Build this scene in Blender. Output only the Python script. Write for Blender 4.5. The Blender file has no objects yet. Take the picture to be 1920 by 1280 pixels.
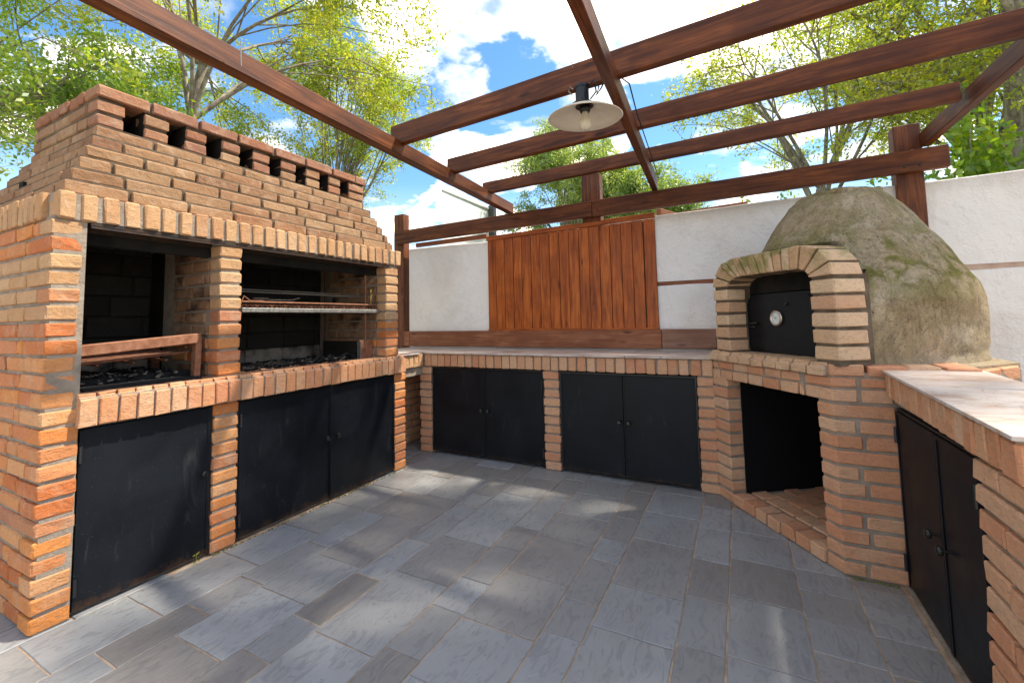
import bpy, bmesh, math, random
import numpy as np
from mathutils import Vector, Matrix, Euler, noise as mnoise

SC = bpy.context.scene
COL = SC.collection
rnd = random.Random(7)
PI = math.pi

# ------------------------------------------------------------------ camera
CAMH = 1.21352
yaw, pitch, roll = -0.477611, 0.0702849, -0.0213963
cam = bpy.data.cameras.new('camera'); co = bpy.data.objects.new('camera', cam); COL.objects.link(co)
fw = Vector((math.sin(yaw)*math.cos(pitch), math.cos(yaw)*math.cos(pitch), math.sin(pitch)))
r0 = Vector((math.cos(yaw), -math.sin(yaw), 0)); u0 = r0.cross(fw)
rt = r0*math.cos(roll)+u0*math.sin(roll); up = -r0*math.sin(roll)+u0*math.cos(roll)
M = Matrix((rt, up, -fw)).transposed().to_4x4(); M.translation = Vector((0, 0, CAMH))
co.matrix_world = M
cam.sensor_width = 36; cam.lens = 822.868/1920*36
cam.shift_x = (960-958.801)/1920; cam.shift_y = -(640-541.002)/1920
cam.clip_start = 0.05; cam.clip_end = 3000
SC.camera = co

# ------------------------------------------------------------------ light
SUN = Vector((0.50, 0.40, 1.0)).normalized()
sun_el = math.asin(SUN.z); sun_az = math.atan2(SUN.x, SUN.y)
sl = bpy.data.lights.new('sun', 'SUN'); sl.energy = 2.2; sl.angle = math.radians(1.5); sl.color = (1.0, 0.93, 0.80)
so = bpy.data.objects.new('sun', sl); COL.objects.link(so)
so.rotation_euler = (-SUN).to_track_quat('-Z', 'Y').to_euler(); so.location = SUN*30

W = bpy.data.worlds.new('World'); SC.world = W; W.use_nodes = True
nt = W.node_tree; nt.nodes.clear()
def N(nt, t, **k):
    n = nt.nodes.new(t)
    for a, v in k.items(): setattr(n, a, v)
    return n
def ramp(nt, stops, interp='LINEAR'):
    n = N(nt, 'ShaderNodeValToRGB'); n.color_ramp.interpolation = interp
    els = n.color_ramp.elements
    while len(els) < len(stops): els.new(0.5)
    for e, (p, c) in zip(els, stops):
        e.position = p; e.color = (*c, 1) if len(c) == 3 else c
    return n
def mixc(nt, fac, a, b, blend='MIX'):
    n = N(nt, 'ShaderNodeMix', data_type='RGBA', blend_type=blend)
    for sock, v in ((n.inputs[0], fac), (n.inputs[6], a), (n.inputs[7], b)):
        if isinstance(v, (int, float)): sock.default_value = v
        elif isinstance(v, tuple): sock.default_value = (*v, 1)
        else: nt.links.new(v, sock)
    return n.outputs[2]
def math_(nt, op, a, b=0.0, c=None, clamp=False):
    n = N(nt, 'ShaderNodeMath', operation=op, use_clamp=clamp)
    for i, v in enumerate((a, b) if c is None else (a, b, c)):
        if isinstance(v, (int, float)): n.inputs[i].default_value = v
        else: nt.links.new(v, n.inputs[i])
    return n.outputs[0]
SKY_STRENGTH = 0.15
out = N(nt, 'ShaderNodeOutputWorld'); bg = N(nt, 'ShaderNodeBackground'); bg.inputs[1].default_value = SKY_STRENGTH
sky = N(nt, 'ShaderNodeTexSky', sky_type='NISHITA'); sky.sun_disc = False
sky.sun_elevation = sun_el; sky.sun_rotation = sun_az; sky.air_density = 1.0; sky.dust_density = 0.4; sky.ozone_density = 3.0
hs = N(nt, 'ShaderNodeHueSaturation'); hs.inputs['Saturation'].default_value = 1.18; hs.inputs['Hue'].default_value = 0.494; hs.inputs['Value'].default_value = 0.45
nt.links.new(sky.outputs[0], hs.inputs['Color'])
tc = N(nt, 'ShaderNodeTexCoord'); sx = N(nt, 'ShaderNodeSeparateXYZ'); nt.links.new(tc.outputs['Generated'], sx.inputs[0])
zz = math_(nt, 'ADD', math_(nt, 'MAXIMUM', sx.outputs[2], 0.0), 0.22)
cx = N(nt, 'ShaderNodeCombineXYZ')
nt.links.new(math_(nt, 'DIVIDE', sx.outputs[0], zz), cx.inputs[0]); nt.links.new(math_(nt, 'DIVIDE', sx.outputs[1], zz), cx.inputs[1])
cx.inputs[2].default_value = 3.7
n1 = N(nt, 'ShaderNodeTexNoise'); n1.inputs['Scale'].default_value = 2.9; n1.inputs['Detail'].default_value = 9; n1.inputs['Roughness'].default_value = 0.56; n1.inputs['Distortion'].default_value = 0.25
nt.links.new(cx.outputs[0], n1.inputs['Vector'])
cm = ramp(nt, [(0.465, (0, 0, 0)), (0.530, (.32, .32, .32)), (0.61, (1, 1, 1))], 'EASE'); nt.links.new(n1.outputs[0], cm.inputs[0])
n2 = N(nt, 'ShaderNodeTexNoise'); n2.inputs['Scale'].default_value = 5; n2.inputs['Detail'].default_value = 5
nt.links.new(cx.outputs[0], n2.inputs['Vector'])
cs = ramp(nt, [(0.40, (2.1, 2.2, 2.35)), (0.56, (7.6, 6.5, 5.25))]); nt.links.new(n2.outputs[0], cs.inputs[0])
hz = ramp(nt, [(0.0, (1, 1, 1)), (0.30, (0, 0, 0))]); nt.links.new(sx.outputs[2], hz.inputs[0])
cmask = math_(nt, 'MAXIMUM', cm.outputs[0], math_(nt, 'MULTIPLY', hz.outputs[0], 0.22))
nt.links.new(mixc(nt, cmask, hs.outputs[0], cs.outputs[0]), bg.inputs[0])
nt.links.new(bg.outputs[0], out.inputs[0])

SC.view_settings.view_transform = 'Standard'; SC.view_settings.look = 'None'
SC.view_settings.exposure = 2.06; SC.view_settings.gamma = 1; SC.view_settings.use_curve_mapping = False
SC.cycles.max_bounces = 8; SC.cycles.diffuse_bounces = 4; SC.cycles.transparent_max_bounces = 12
SC.cycles.sample_clamp_indirect = 6

# ------------------------------------------------------------------ materials
def pbsdf(name):
    m = bpy.data.materials.new(name); m.use_nodes = True
    t = m.node_tree; b = t.nodes['Principled BSDF']
    return m, t, b
def pos(t, scale=(1, 1, 1), obj=False, rand=False):
    """position vector: world, or the object's own with a per-object offset"""
    if obj:
        v = N(t, 'ShaderNodeTexCoord').outputs['Object']
    else:
        v = N(t, 'ShaderNodeNewGeometry').outputs['Position']
    mp = N(t, 'ShaderNodeMapping'); mp.inputs['Scale'].default_value = scale
    t.links.new(v, mp.inputs[0])
    if rand:
        oi = N(t, 'ShaderNodeObjectInfo'); cb = N(t, 'ShaderNodeCombineXYZ')
        for i, k in enumerate((37, 91, 53)): t.links.new(math_(t, 'MULTIPLY', oi.outputs['Random'], k), cb.inputs[i])
        t.links.new(cb.outputs[0], mp.inputs['Location'])
    return mp.outputs[0]
def noise_(t, vec, scale, detail=4, rough=0.55, dist=0.0):
    n = N(t, 'ShaderNodeTexNoise'); n.inputs['Scale'].default_value = scale; n.inputs['Detail'].default_value = detail
    n.inputs['Roughness'].default_value = rough; n.inputs['Distortion'].default_value = dist
    t.links.new(vec, n.inputs['Vector']); return n.outputs[0]
def bump(t, b, height, strength=0.5, dist=0.01, prev=None):
    n = N(t, 'ShaderNodeBump'); n.inputs['Strength'].default_value = strength; n.inputs['Distance'].default_value = dist
    t.links.new(height, n.inputs['Height'])
    if prev is not None: t.links.new(prev, n.inputs['Normal'])
    t.links.new(n.outputs[0], b.inputs['Normal']); return n.outputs[0]

def brick_mat(name, cols, grime=(.20, .16, .12), soot=None, moss=None, rough=0.85, bloom=1.0):
    m, t, b = pbsdf(name)
    oi = N(t, 'ShaderNodeObjectInfo')
    k = len(cols)
    rp = ramp(t, [((i+0.5)/k, c) for i, c in enumerate(cols)], 'LINEAR'); t.links.new(oi.outputs['Random'], rp.inputs[0])
    P = pos(t)
    big = noise_(t, P, 11, 4, 0.6, 0.4); fine = noise_(t, P, 75, 5, 0.65, 1.2); spot = noise_(t, P, 190, 2)
    # lime bloom and burnt patches
    r1 = ramp(t, [(0.50, (0, 0, 0)), (0.72, (1, 1, 1))]); t.links.new(big, r1.inputs[0])
    c = mixc(t, math_(t, 'MULTIPLY', r1.outputs[0], 0.40*bloom), rp.outputs[0], (.55, .40, .27))
    r2 = ramp(t, [(0.30, (1, 1, 1)), (0.46, (0, 0, 0))]); t.links.new(fine, r2.inputs[0])
    c = mixc(t, math_(t, 'MULTIPLY', r2.outputs[0], 0.55), c, grime)
    r3 = ramp(t, [(0.55, (0, 0, 0)), (0.75, (1, 1, 1))]); t.links.new(fine, r3.inputs[0])
    c = mixc(t, math_(t, 'MULTIPLY', r3.outputs[0], 0.30*bloom), c, (.62, .42, .26))
    # streaky die-drag lines along the brick
    P2 = pos(t, (1, 1, 5.0), obj=True, rand=True); st = noise_(t, P2, 30, 4, 0.6, 0.8)
    r4 = ramp(t, [(0.38, (1, 1, 1)), (0.47, (0, 0, 0))]); t.links.new(st, r4.inputs[0])
    c = mixc(t, math_(t, 'MULTIPLY', r4.outputs[0], 0.28), c, grime)
    if moss:
        gz = N(t, 'ShaderNodeSeparateXYZ'); t.links.new(N(t, 'ShaderNodeNewGeometry').outputs['Position'], gz.inputs[0])
        mr = N(t, 'ShaderNodeMapRange'); mr.inputs[1].default_value = moss[0]; mr.inputs[2].default_value = moss[1]
        t.links.new(gz.outputs[2], mr.inputs[0])
        mm = noise_(t, P, 9, 5, 0.65, 0.5)
        f = math_(t, 'MULTIPLY', mr.outputs[0], math_(t, 'MULTIPLY', math_(t, 'SUBTRACT', mm, 0.40), 5.0, clamp=True), clamp=True)
        c = mixc(t, math_(t, 'MULTIPLY', f, 0.75), c, (.15, .17, .035))
    if soot:
        ss = noise_(t, P, 6, 4, 0.6)
        f = ramp(t, [(soot-0.1, (1, 1, 1)), (soot+0.1, (0, 0, 0))]); t.links.new(ss, f.inputs[0])
        c = mixc(t, math_(t, 'MULTIPLY', f.outputs[0], 0.92), c, (.012, .010, .009))
    t.links.new(c, b.inputs['Base Color']); b.inputs['Roughness'].default_value = rough
    b.inputs['Specular IOR Level'].default_value = 0.25
    n1 = bump(t, b, noise_(t, P, 26, 5, 0.6, 0.6), 0.60, 0.012)
    n2 = bump(t, b, st, 0.4, 0.006, n1)
    bump(t, b, fine, 0.5, 0.004, n2)
    return m
M_ORANGE = brick_mat('brick_orange', [(.46, .13, .035), (.54, .19, .05), (.60, .29, .12), (.50, .16, .06), (.56, .25, .09), (.38, .15, .08), (.58, .21, .05)])
M_HOOD = brick_mat('brick_hood', [(.23, .115, .055), (.29, .158, .078), (.32, .185, .094), (.26, .122, .058), (.34, .205, .108), (.20, .095, .05), (.30, .165, .085)])
M_CAP = brick_mat('brick_cap', [(.24, .09, .045), (.29, .12, .06), (.25, .11, .065), (.32, .15, .08)])
M_SOLD = brick_mat('brick_soldier', [(.46, .25, .115), (.50, .30, .15), (.41, .21, .10), (.53, .33, .18), (.48, .27, .13)])
M_LEDGE = brick_mat('brick_ledge', [(.52, .23, .105), (.58, .28, .14), (.48, .19, .09), (.57, .31, .17), (.53, .25, .12)])
M_PINK = brick_mat('brick_pink', [(.54, .24, .12), (.60, .32, .175), (.63, .38, .23), (.56, .27, .145), (.61, .34, .195), (.57, .25, .13)])
M_OVEN = brick_mat('brick_oven', [(.58, .35, .20), (.64, .43, .26), (.55, .31, .18), (.66, .46, .29)], moss=(1.40, 1.50))
M_REVEAL = brick_mat('brick_reveal', [(.27, .14, .07), (.33, .19, .10), (.25, .12, .06), (.30, .16, .09)], soot=0.42)
M_FIRE = brick_mat('brick_firebox', [(.022, .019, .016), (.028, .024, .020), (.017, .014, .012)], grime=(.01, .01, .01), bloom=.04)
M_FIREP = brick_mat('brick_firebox_ash', [(.22, .18, .145), (.26, .22, .18), (.18, .15, .12)], soot=0.46, bloom=.3)
M_DARKBRICK = brick_mat('brick_dark', [(.06, .035, .022), (.10, .05, .03), (.05, .03, .02)], soot=0.47)

def simple(name, col, rough=0.7, metal=0.0, nscale=None, col2=None, bstr=0.0, bdist=0.004, spec=0.5, obj=False):
    m, t, b = pbsdf(name)
    b.inputs['Roughness'].default_value = rough; b.inputs['Metallic'].default_value = metal; b.inputs['Specular IOR Level'].default_value = spec
    if nscale:
        P = pos(t, obj=obj); n = noise_(t, P, nscale, 6, 0.6, 0.3)
        r = ramp(t, [(0.35, col), (0.65, col2 or col)]); t.links.new(n, r.inputs[0]); t.links.new(r.outputs[0], b.inputs['Base Color'])
        if bstr: bump(t, b, noise_(t, P, nscale*5, 5, 0.6), bstr, bdist)
    else:
        b.inputs['Base Color'].default_value = (*col, 1)
    return m
M_MORTAR = simple('mortar', (.23, .185, .145), 0.95, nscale=14, col2=(.33, .275, .22), bstr=0.8, bdist=0.006, spec=0.1)
M_MORTAR_H = simple('mortar_brown', (.095, .068, .045), 0.95, nscale=14, col2=(.16, .12, .085), bstr=0.8, bdist=0.006, spec=0.1)
M_SOOT = simple('soot', (.010, .009, .008), 0.9, nscale=8, col2=(.022, .019, .016), bstr=0.5, spec=0.15)
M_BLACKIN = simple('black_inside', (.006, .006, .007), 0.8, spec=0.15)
M_STEEL_DK = simple('dark_steel', (.035, .03, .028), 0.5, 0.6, nscale=20, col2=(.09, .05, .03), bstr=0.3)
M_RUST = simple('rust', (.20, .075, .035), 0.75, 0.3, nscale=25, col2=(.32, .15, .085), bstr=0.4)
M_RUSTDK = simple('dark_rust', (.10, .035, .018), 0.75, 0.3, nscale=30, col2=(.20, .08, .04), bstr=0.4)
M_GALV = simple('galvanised', (.16, .155, .145), 0.5, 0.7, nscale=60, col2=(.36, .34, .31), bstr=0.5)
M_BRASS = simple('brass', (.62, .42, .14), 0.3, 1.0)
M_CHROME = simple('thermo_ring', (.55, .45, .38), 0.25, 0.9)
M_KNOB = simple('knob_metal', (.05, .048, .045), 0.35, 0.8)
M_CHAR = simple('charcoal', (.004, .004, .005), 0.75, nscale=40, col2=(.009, .009, .010), bstr=0.8, spec=.3)
M_WHITEDIAL = simple('dial', (.62, .66, .64), 0.3)
M_PRINT = simple('dial_print', (.10, .12, .12), 0.5)
M_BLACKPL = simple('black_plastic', (.012, .013, .016), 0.4)
M_CABLE = simple('cable', (.01, .012, .02), 0.5)
M_WIRE = simple('wire', (.28, .26, .22), 0.45, 0.7)

def door_mat():
    m, t, b = pbsdf('black_painted_steel')
    P = pos(t); n = noise_(t, P, 3.0, 5, 0.6, 0.3); sp = noise_(t, P, 120, 2); sc = noise_(t, pos(t, (1, 1, .25)), 12, 6, 0.7, 1.0)
    r = ramp(t, [(0.35, (.003, .004, .006)), (0.7, (.008, .010, .014))]); t.links.new(n, r.inputs[0])
    r2 = ramp(t, [(0.70, (0, 0, 0)), (0.76, (1, 1, 1))]); t.links.new(sp, r2.inputs[0])
    c = mixc(t, math_(t, 'MULTIPLY', r2.outputs[0], 0.5), r.outputs[0], (.16, .14, .12))
    r3 = ramp(t, [(0.60, (0, 0, 0)), (0.80, (1, 1, 1))]); t.links.new(sc, r3.inputs[0])
    c = mixc(t, math_(t, 'MULTIPLY', r3.outputs[0], 0.16), c, (.20, .19, .18))
    g = N(t, 'ShaderNodeSeparateXYZ'); t.links.new(N(t, 'ShaderNodeNewGeometry').outputs['Position'], g.inputs[0])
    lo = math_(t, 'SUBTRACT', math_(t, 'ADD', math_(t, 'MULTIPLY', noise_(t, P, 22, 5, .7), .16), -.03), g.outputs[2]); fr_ = math_(t, 'MULTIPLY', lo, 14.0, clamp=True)
    c = mixc(t, math_(t, 'MULTIPLY', fr_, 0.55), c, (.12, .055, .025))
    t.links.new(c, b.inputs['Base Color'])
    rr = ramp(t, [(0.3, (.38, .38, .38)), (0.7, (.56, .56, .56))]); t.links.new(n, rr.inputs[0]); t.links.new(rr.outputs[0], b.inputs['Roughness'])
    b.inputs['Specular IOR Level'].default_value = 0.22
    bump(t, b, noise_(t, P, 6, 3), 0.15, 0.01)
    return m
M_DOOR = door_mat()

def wood_mat(name, dark, mid, light, rough=0.42, knots=True):
    m, t, b = pbsdf(name)
    P = pos(t, (0.55, 7, 7), obj=True, rand=True)
    g = noise_(t, P, 3.2, 7, 0.6, 1.6); g2 = noise_(t, pos(t, (0.8, 30, 30), obj=True, rand=True), 3.5, 5, 0.6, 0.5)
    blot = noise_(t, pos(t, (1, 1, 1), obj=True, rand=True), 3.3, 4, 0.6, 0.5)
    r = ramp(t, [(0.30, dark), (0.48, mid), (0.66, light)]); t.links.new(g, r.inputs[0])
    r2 = ramp(t, [(0.32, (1, 1, 1)), (0.50, (0, 0, 0))]); t.links.new(g2, r2.inputs[0])
    c = mixc(t, math_(t, 'MULTIPLY', r2.outputs[0], 0.45), r.outputs[0], dark)
    r3 = ramp(t, [(0.40, (1, 1, 1)), (0.60, (0, 0, 0))]); t.links.new(blot, r3.inputs[0])
    c = mixc(t, math_(t, 'MULTIPLY', r3.outputs[0], 0.45), c, dark)
    if knots:
        vr = N(t, 'ShaderNodeTexVoronoi'); vr.inputs['Scale'].default_value = 1.0
        t.links.new(pos(t, (2.6, 9, 9), obj=True, rand=True), vr.inputs['Vector'])
        rk = ramp(t, [(0.05, (1, 1, 1)), (0.15, (0, 0, 0))]); t.links.new(vr.outputs['Distance'], rk.inputs[0])
        c = mixc(t, math_(t, 'MULTIPLY', rk.outputs[0], 0.8), c, tuple(x*0.35 for x in dark))
    t.links.new(c, b.inputs['Base Color']); b.inputs['Roughness'].default_value = rough
    b.inputs['Specular IOR Level'].default_value = 0.28
    n1 = bump(t, b, g2, 0.25, 0.004); bump(t, b, g, 0.2, 0.004, n1)
    return m
M_BEAM = wood_mat('beam_wood', (.042, .011, .004), (.120, .034, .009), (.22, .066, .017), 0.5)
M_PLANK = wood_mat('plank_wood', (.15, .030, .006), (.40, .092, .014), (.54, .150, .025), 0.45)
M_BOARD = wood_mat('board_wood', (.15, .048, .022), (.27, .095, .042), (.36, .15, .075), 0.55)
M_BOARD2 = wood_mat('board_wood_grey', (.16, .075, .048), (.28, .145, .092), (.36, .20, .14), 0.7)

def stucco():
    m, t, b = pbsdf('white_stucco')
    P = pos(t); n = noise_(t, P, 1.3, 6, 0.6, 0.4); f = noise_(t, P, 60, 5, 0.6, 0.4)
    r = ramp(t, [(0.32, (.70, .65, .60)), (0.52, (.80, .765, .73)), (0.70, (.83, .80, .77))]); t.links.new(n, r.inputs[0])
    v = noise_(t, pos(t, (2.2, 2.2, 0.5)), 4, 5, 0.7, 0.5)
    r2 = ramp(t, [(0.60, (0, 0, 0)), (0.80, (1, 1, 1))]); t.links.new(v, r2.inputs[0])
    c = mixc(t, math_(t, 'MULTIPLY', r2.outputs[0], 0.35), r.outputs[0], (.48, .42, .36))
    ck = noise_(t, P, 1.1, 9, .72, 1.0); rc_ = ramp(t, [(0.494, (0, 0, 0)), (0.50, (1, 1, 1)), (0.506, (0, 0, 0))]); t.links.new(ck, rc_.inputs[0])
    c = mixc(t, math_(t, 'MULTIPLY', rc_.outputs[0], 0.28), c, (.38, .34, .30))
    g = N(t, 'ShaderNodeSeparateXYZ'); t.links.new(N(t, 'ShaderNodeNewGeometry').outputs['Position'], g.inputs[0])
    hi = math_(t, 'MULTIPLY', math_(t, 'SUBTRACT', g.outputs[2], math_(t, 'SUBTRACT', 2.08, math_(t, 'MULTIPLY', noise_(t, pos(t, (5, 5, .6)), 3, 5, .7), .16))), 9.0, clamp=True)
    c = mixc(t, math_(t, 'MULTIPLY', hi, 0.35), c, (.40, .33, .26))
    t.links.new(c, b.inputs['Base Color']); b.inputs['Roughness'].default_value = 0.9; b.inputs['Specular IOR Level'].default_value = 0.2
    n1 = bump(t, b, f, 0.8, 0.006); bump(t, b, noise_(t, P, 9, 5, 0.6, 0.5), 0.5, 0.03, n1)
    return m
M_STUCCO = stucco()

def slate():
    m, t, b = pbsdf('slate')
    oi = N(t, 'ShaderNodeObjectInfo')
    rp = ramp(t, [(0.0, (.205, .186, .166)), (0.3, (.245, .244, .240)), (0.5, (.285, .295, .300)), (0.7, (.225, .206, .186)), (0.85, (.270, .268, .262)), (1.0, (.310, .316, .316))]); t.links.new(oi.outputs['Random'], rp.inputs[0])
    P = pos(t, (1, 1, 1), obj=True, rand=True)
    n = noise_(t, P, 3.0, 5, 0.6, 0.8)
    r = ramp(t, [(0.50, (0, 0, 0)), (0.75, (1, 1, 1))]); t.links.new(n, r.inputs[0])
    c = mixc(t, math_(t, 'MULTIPLY', r.outputs[0], 0.45), rp.outputs[0], (.26, .235, .21))
    W_ = pos(t); dirt = noise_(t, W_, 1.6, 5, 0.65, 0.6)
    rd = ramp(t, [(0.50, (0, 0, 0)), (0.75, (1, 1, 1))]); t.links.new(dirt, rd.inputs[0])
    c = mixc(t, math_(t, 'MULTIPLY', rd.outputs[0], 0.35), c, (.17, .13, .10))
    # cleft ripples: warped waves running across the slab
    wv = N(t, 'ShaderNodeTexNoise'); wv.inputs['Scale'].default_value = 7; wv.inputs['Detail'].default_value = 7; wv.inputs['Roughness'].default_value = 0.55; wv.inputs['Distortion'].default_value = 2.4
    mp = N(t, 'ShaderNodeMapping'); mp.inputs['Scale'].default_value = (2.9, 1.0, 1)
    ox = N(t, 'ShaderNodeCombineXYZ'); t.links.new(math_(t, 'SUBTRACT', math_(t, 'MULTIPLY', oi.outputs['Random'], 1.8), .9), ox.inputs[2])
    t.links.new(ox.outputs[0], mp.inputs['Rotation']); t.links.new(P, mp.inputs[0]); t.links.new(mp.outputs[0], wv.inputs['Vector'])
    rl = ramp(t, [(0.40, (1, 1, 1)), (0.47, (0, 0, 0))]); t.links.new(wv.outputs[0], rl.inputs[0])
    c = mixc(t, math_(t, 'MULTIPLY', rl.outputs[0], 0.30), c, (.105, .105, .112))
    sp = noise_(t, W_, 160, 2); rs = ramp(t, [(0.72, (0, 0, 0)), (0.78, (1, 1, 1))]); t.links.new(sp, rs.inputs[0])
    c = mixc(t, math_(t, 'MULTIPLY', rs.outputs[0], 0.35), c, (.30, .28, .25))
    t.links.new(c, b.inputs['Base Color'])
    rr = ramp(t, [(0.3, (.36, .36, .36)), (0.7, (.58, .58, .58))]); t.links.new(n, rr.inputs[0]); t.links.new(rr.outputs[0], b.inputs['Roughness'])
    b.inputs['Specular IOR Level'].default_value = 0.5
    n1 = bump(t, b, wv.outputs[0], 0.38, 0.010); bump(t, b, noise_(t, W_, 90, 4, 0.6), 0.25, 0.003, n1)
    return m
M_SLATE = slate()
M_GROUT = simple('grout', (.30, .20, .13), 0.95, nscale=12, col2=(.50, .38, .27), bstr=0.6, spec=0.1)

def marble():
    m, t, b = pbsdf('pale_marble')
    P = pos(t); n = noise_(t, pos(t, (1, 2.2, 1)), 2.6, 7, 0.6, 1.8)
    r = ramp(t, [(0.30, (.34, .21, .145)), (0.43, (.46, .36, .30)), (0.56, (.56, .51, .47)), (0.75, (.46, .36, .30))]); t.links.new(n, r.inputs[0])
    v = noise_(t, P, 5, 6, 0.6, 2.0); rv = ramp(t, [(0.485, (0, 0, 0)), (0.50, (1, 1, 1)), (0.515, (0, 0, 0))]); t.links.new(v, rv.inputs[0])
    c = mixc(t, math_(t, 'MULTIPLY', rv.outputs[0], 0.7), r.outputs[0], (.30, .15, .09))
    oi = N(t, 'ShaderNodeObjectInfo'); c = mixc(t, math_(t, 'MULTIPLY', oi.outputs['Random'], 0.25), c, (.62, .45, .36))
    t.links.new(c, b.inputs['Base Color']); b.inputs['Roughness'].default_value = 0.38
    return m
M_MARBLE = marble()

def dome_mat():
    m, t, b = pbsdf('weathered_clay_render')
    P = pos(t); n = noise_(t, P, 2.2, 7, 0.65, 0.6); f = noise_(t, P, 70, 5, 0.7, 1.5); st = noise_(t, pos(t, (1, 1, .35)), 14, 6, 0.7, 2.0)
    r = ramp(t, [(0.30, (.33, .23, .13)), (0.44, (.50, .38, .23)), (0.58, (.64, .52, .36)), (0.75, (.74, .65, .50))]); t.links.new(n, r.inputs[0])
    g = N(t, 'ShaderNodeSeparateXYZ'); t.links.new(N(t, 'ShaderNodeNewGeometry').outputs['Position'], g.inputs[0])
    band = ramp(t, [(0.0, (.0, .0, .0)), (0.30, (.15, .15, .15)), (0.46, (1, 1, 1)), (0.62, (.9, .9, .9)), (0.78, (.3, .3, .3)), (1.0, (.45, .45, .45))])
    mr = N(t, 'ShaderNodeMapRange'); mr.inputs[1].default_value = 0.93; mr.inputs[2].default_value = 1.95; t.links.new(g.outputs[2], mr.inputs[0]); t.links.new(mr.outputs[0], band.inputs[0])
    mn = noise_(t, P, 5.5, 7, 0.7, 0.8)
    fm = math_(t, 'MULTIPLY', math_(t, 'MULTIPLY', math_(t, 'SUBTRACT', mn, 0.435), 10.0, clamp=True), band.outputs[0], clamp=True)
    c = mixc(t, math_(t, 'MULTIPLY', fm, 0.85), r.outputs[0], (.19, .19, .018))
    rs = ramp(t, [(0.36, (1, 1, 1)), (0.46, (0, 0, 0))]); t.links.new(st, rs.inputs[0])
    c = mixc(t, math_(t, 'MULTIPLY', rs.outputs[0], 0.36), c, (.13, .10, .065))
    rf = ramp(t, [(0.33, (1, 1, 1)), (0.47, (0, 0, 0))]); t.links.new(f, rf.inputs[0])
    c = mixc(t, math_(t, 'MULTIPLY', rf.outputs[0], 0.6), c, (.09, .07, .04))
    ck = noise_(t, P, 3.2, 8, .7, 1.5); rc_ = ramp(t, [(0.488, (0, 0, 0)), (0.50, (1, 1, 1)), (0.512, (0, 0, 0))]); t.links.new(ck, rc_.inputs[0])
    c = mixc(t, math_(t, 'MULTIPLY', rc_.outputs[0], 0.55), c, (.09, .065, .04))
    pt = noise_(t, P, 45, 2); rp_ = ramp(t, [(0.70, (0, 0, 0)), (0.74, (1, 1, 1))]); t.links.new(pt, rp_.inputs[0])
    c = mixc(t, math_(t, 'MULTIPLY', rp_.outputs[0], 0.7), c, (.05, .035, .02))
    t.links.new(c, b.inputs['Base Color']); b.inputs['Roughness'].default_value = 0.95; b.inputs['Specular IOR Level'].default_value = 0.15
    n1 = bump(t, b, st, 1.0, 0.035); bump(t, b, f, 1.0, 0.014, n1)
    return m
M_DOME = dome_mat()

def leaf_mat(name, a, b_, c_, trans=0.45):
    m = bpy.data.materials.new(name); m.use_nodes = True; t = m.node_tree; t.nodes.clear()
    o = N(t, 'ShaderNodeOutputMaterial')
    geo = N(t, 'ShaderNodeNewGeometry')
    r = ramp(t, [(0.0, a), (0.5, b_), (1.0, c_)])
    nn = noise_(t, pos(t), 1.1, 3)
    f = math_(t, 'ADD', math_(t, 'MULTIPLY', geo.outputs['Random Per Island'], 0.55), math_(t, 'MULTIPLY', math_(t, 'SUBTRACT', nn, 0.32), 1.3), clamp=True)
    t.links.new(f, r.inputs[0])
    d = N(t, 'ShaderNodeBsdfDiffuse'); tr = N(t, 'ShaderNodeBsdfTranslucent'); gl = N(t, 'ShaderNodeBsdfGlossy'); gl.inputs['Roughness'].default_value = 0.45
    t.links.new(r.outputs[0], d.inputs[0])
    hs_ = N(t, 'ShaderNodeHueSaturation'); hs_.inputs['Value'].default_value = 1.9; hs_.inputs['Saturation'].default_value = 1.1; t.links.new(r.outputs[0], hs_.inputs['Color']); t.links.new(hs_.outputs[0], tr.inputs[0])
    m1 = N(t, 'ShaderNodeMixShader'); m1.inputs[0].default_value = trans; t.links.new(d.outputs[0], m1.inputs[1]); t.links.new(tr.outputs[0], m1.inputs[2])
    m2 = N(t, 'ShaderNodeMixShader'); m2.inputs[0].default_value = 0.06; t.links.new(m1.outputs[0], m2.inputs[1]); t.links.new(gl.outputs[0], m2.inputs[2])
    t.links.new(m2.outputs[0], o.inputs[0]); return m
M_LEAF_Y = leaf_mat('leaf_yellow_green', (.13, .20, .028), (.30, .355, .045), (.52, .45, .06))
M_LEAF_G = leaf_mat('leaf_mid_green', (.08, .17, .022), (.20, .30, .028), (.42, .40, .035))
M_LEAF_Y2 = leaf_mat('leaf_fresh_green', (.075, .15, .026), (.20, .30, .038), (.44, .43, .055))
M_LEAF_D = leaf_mat('leaf_soft_green', (.10, .17, .05), (.21, .28, .06), (.38, .40, .09))
def bark():
    m, t, b = pbsdf('bark')
    P = pos(t, (1, 1, .4)); n = noise_(t, P, 14, 6, 0.65, 0.8)
    r = ramp(t, [(0.35, (.12, .095, .07)), (0.55, (.28, .24, .19)), (0.7, (.40, .35, .28))]); t.links.new(n, r.inputs[0]); t.links.new(r.outputs[0], b.inputs['Base Color'])
    b.inputs['Roughness'].default_value = 0.9; bump(t, b, n, 0.6, 0.02); return m
M_BARK = bark()
M_LAWN = simple('lawn', (.045, .075, .02), 0.95, nscale=3, col2=(.09, .11, .035), bstr=0.8, bdist=0.03, spec=0.1)

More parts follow.
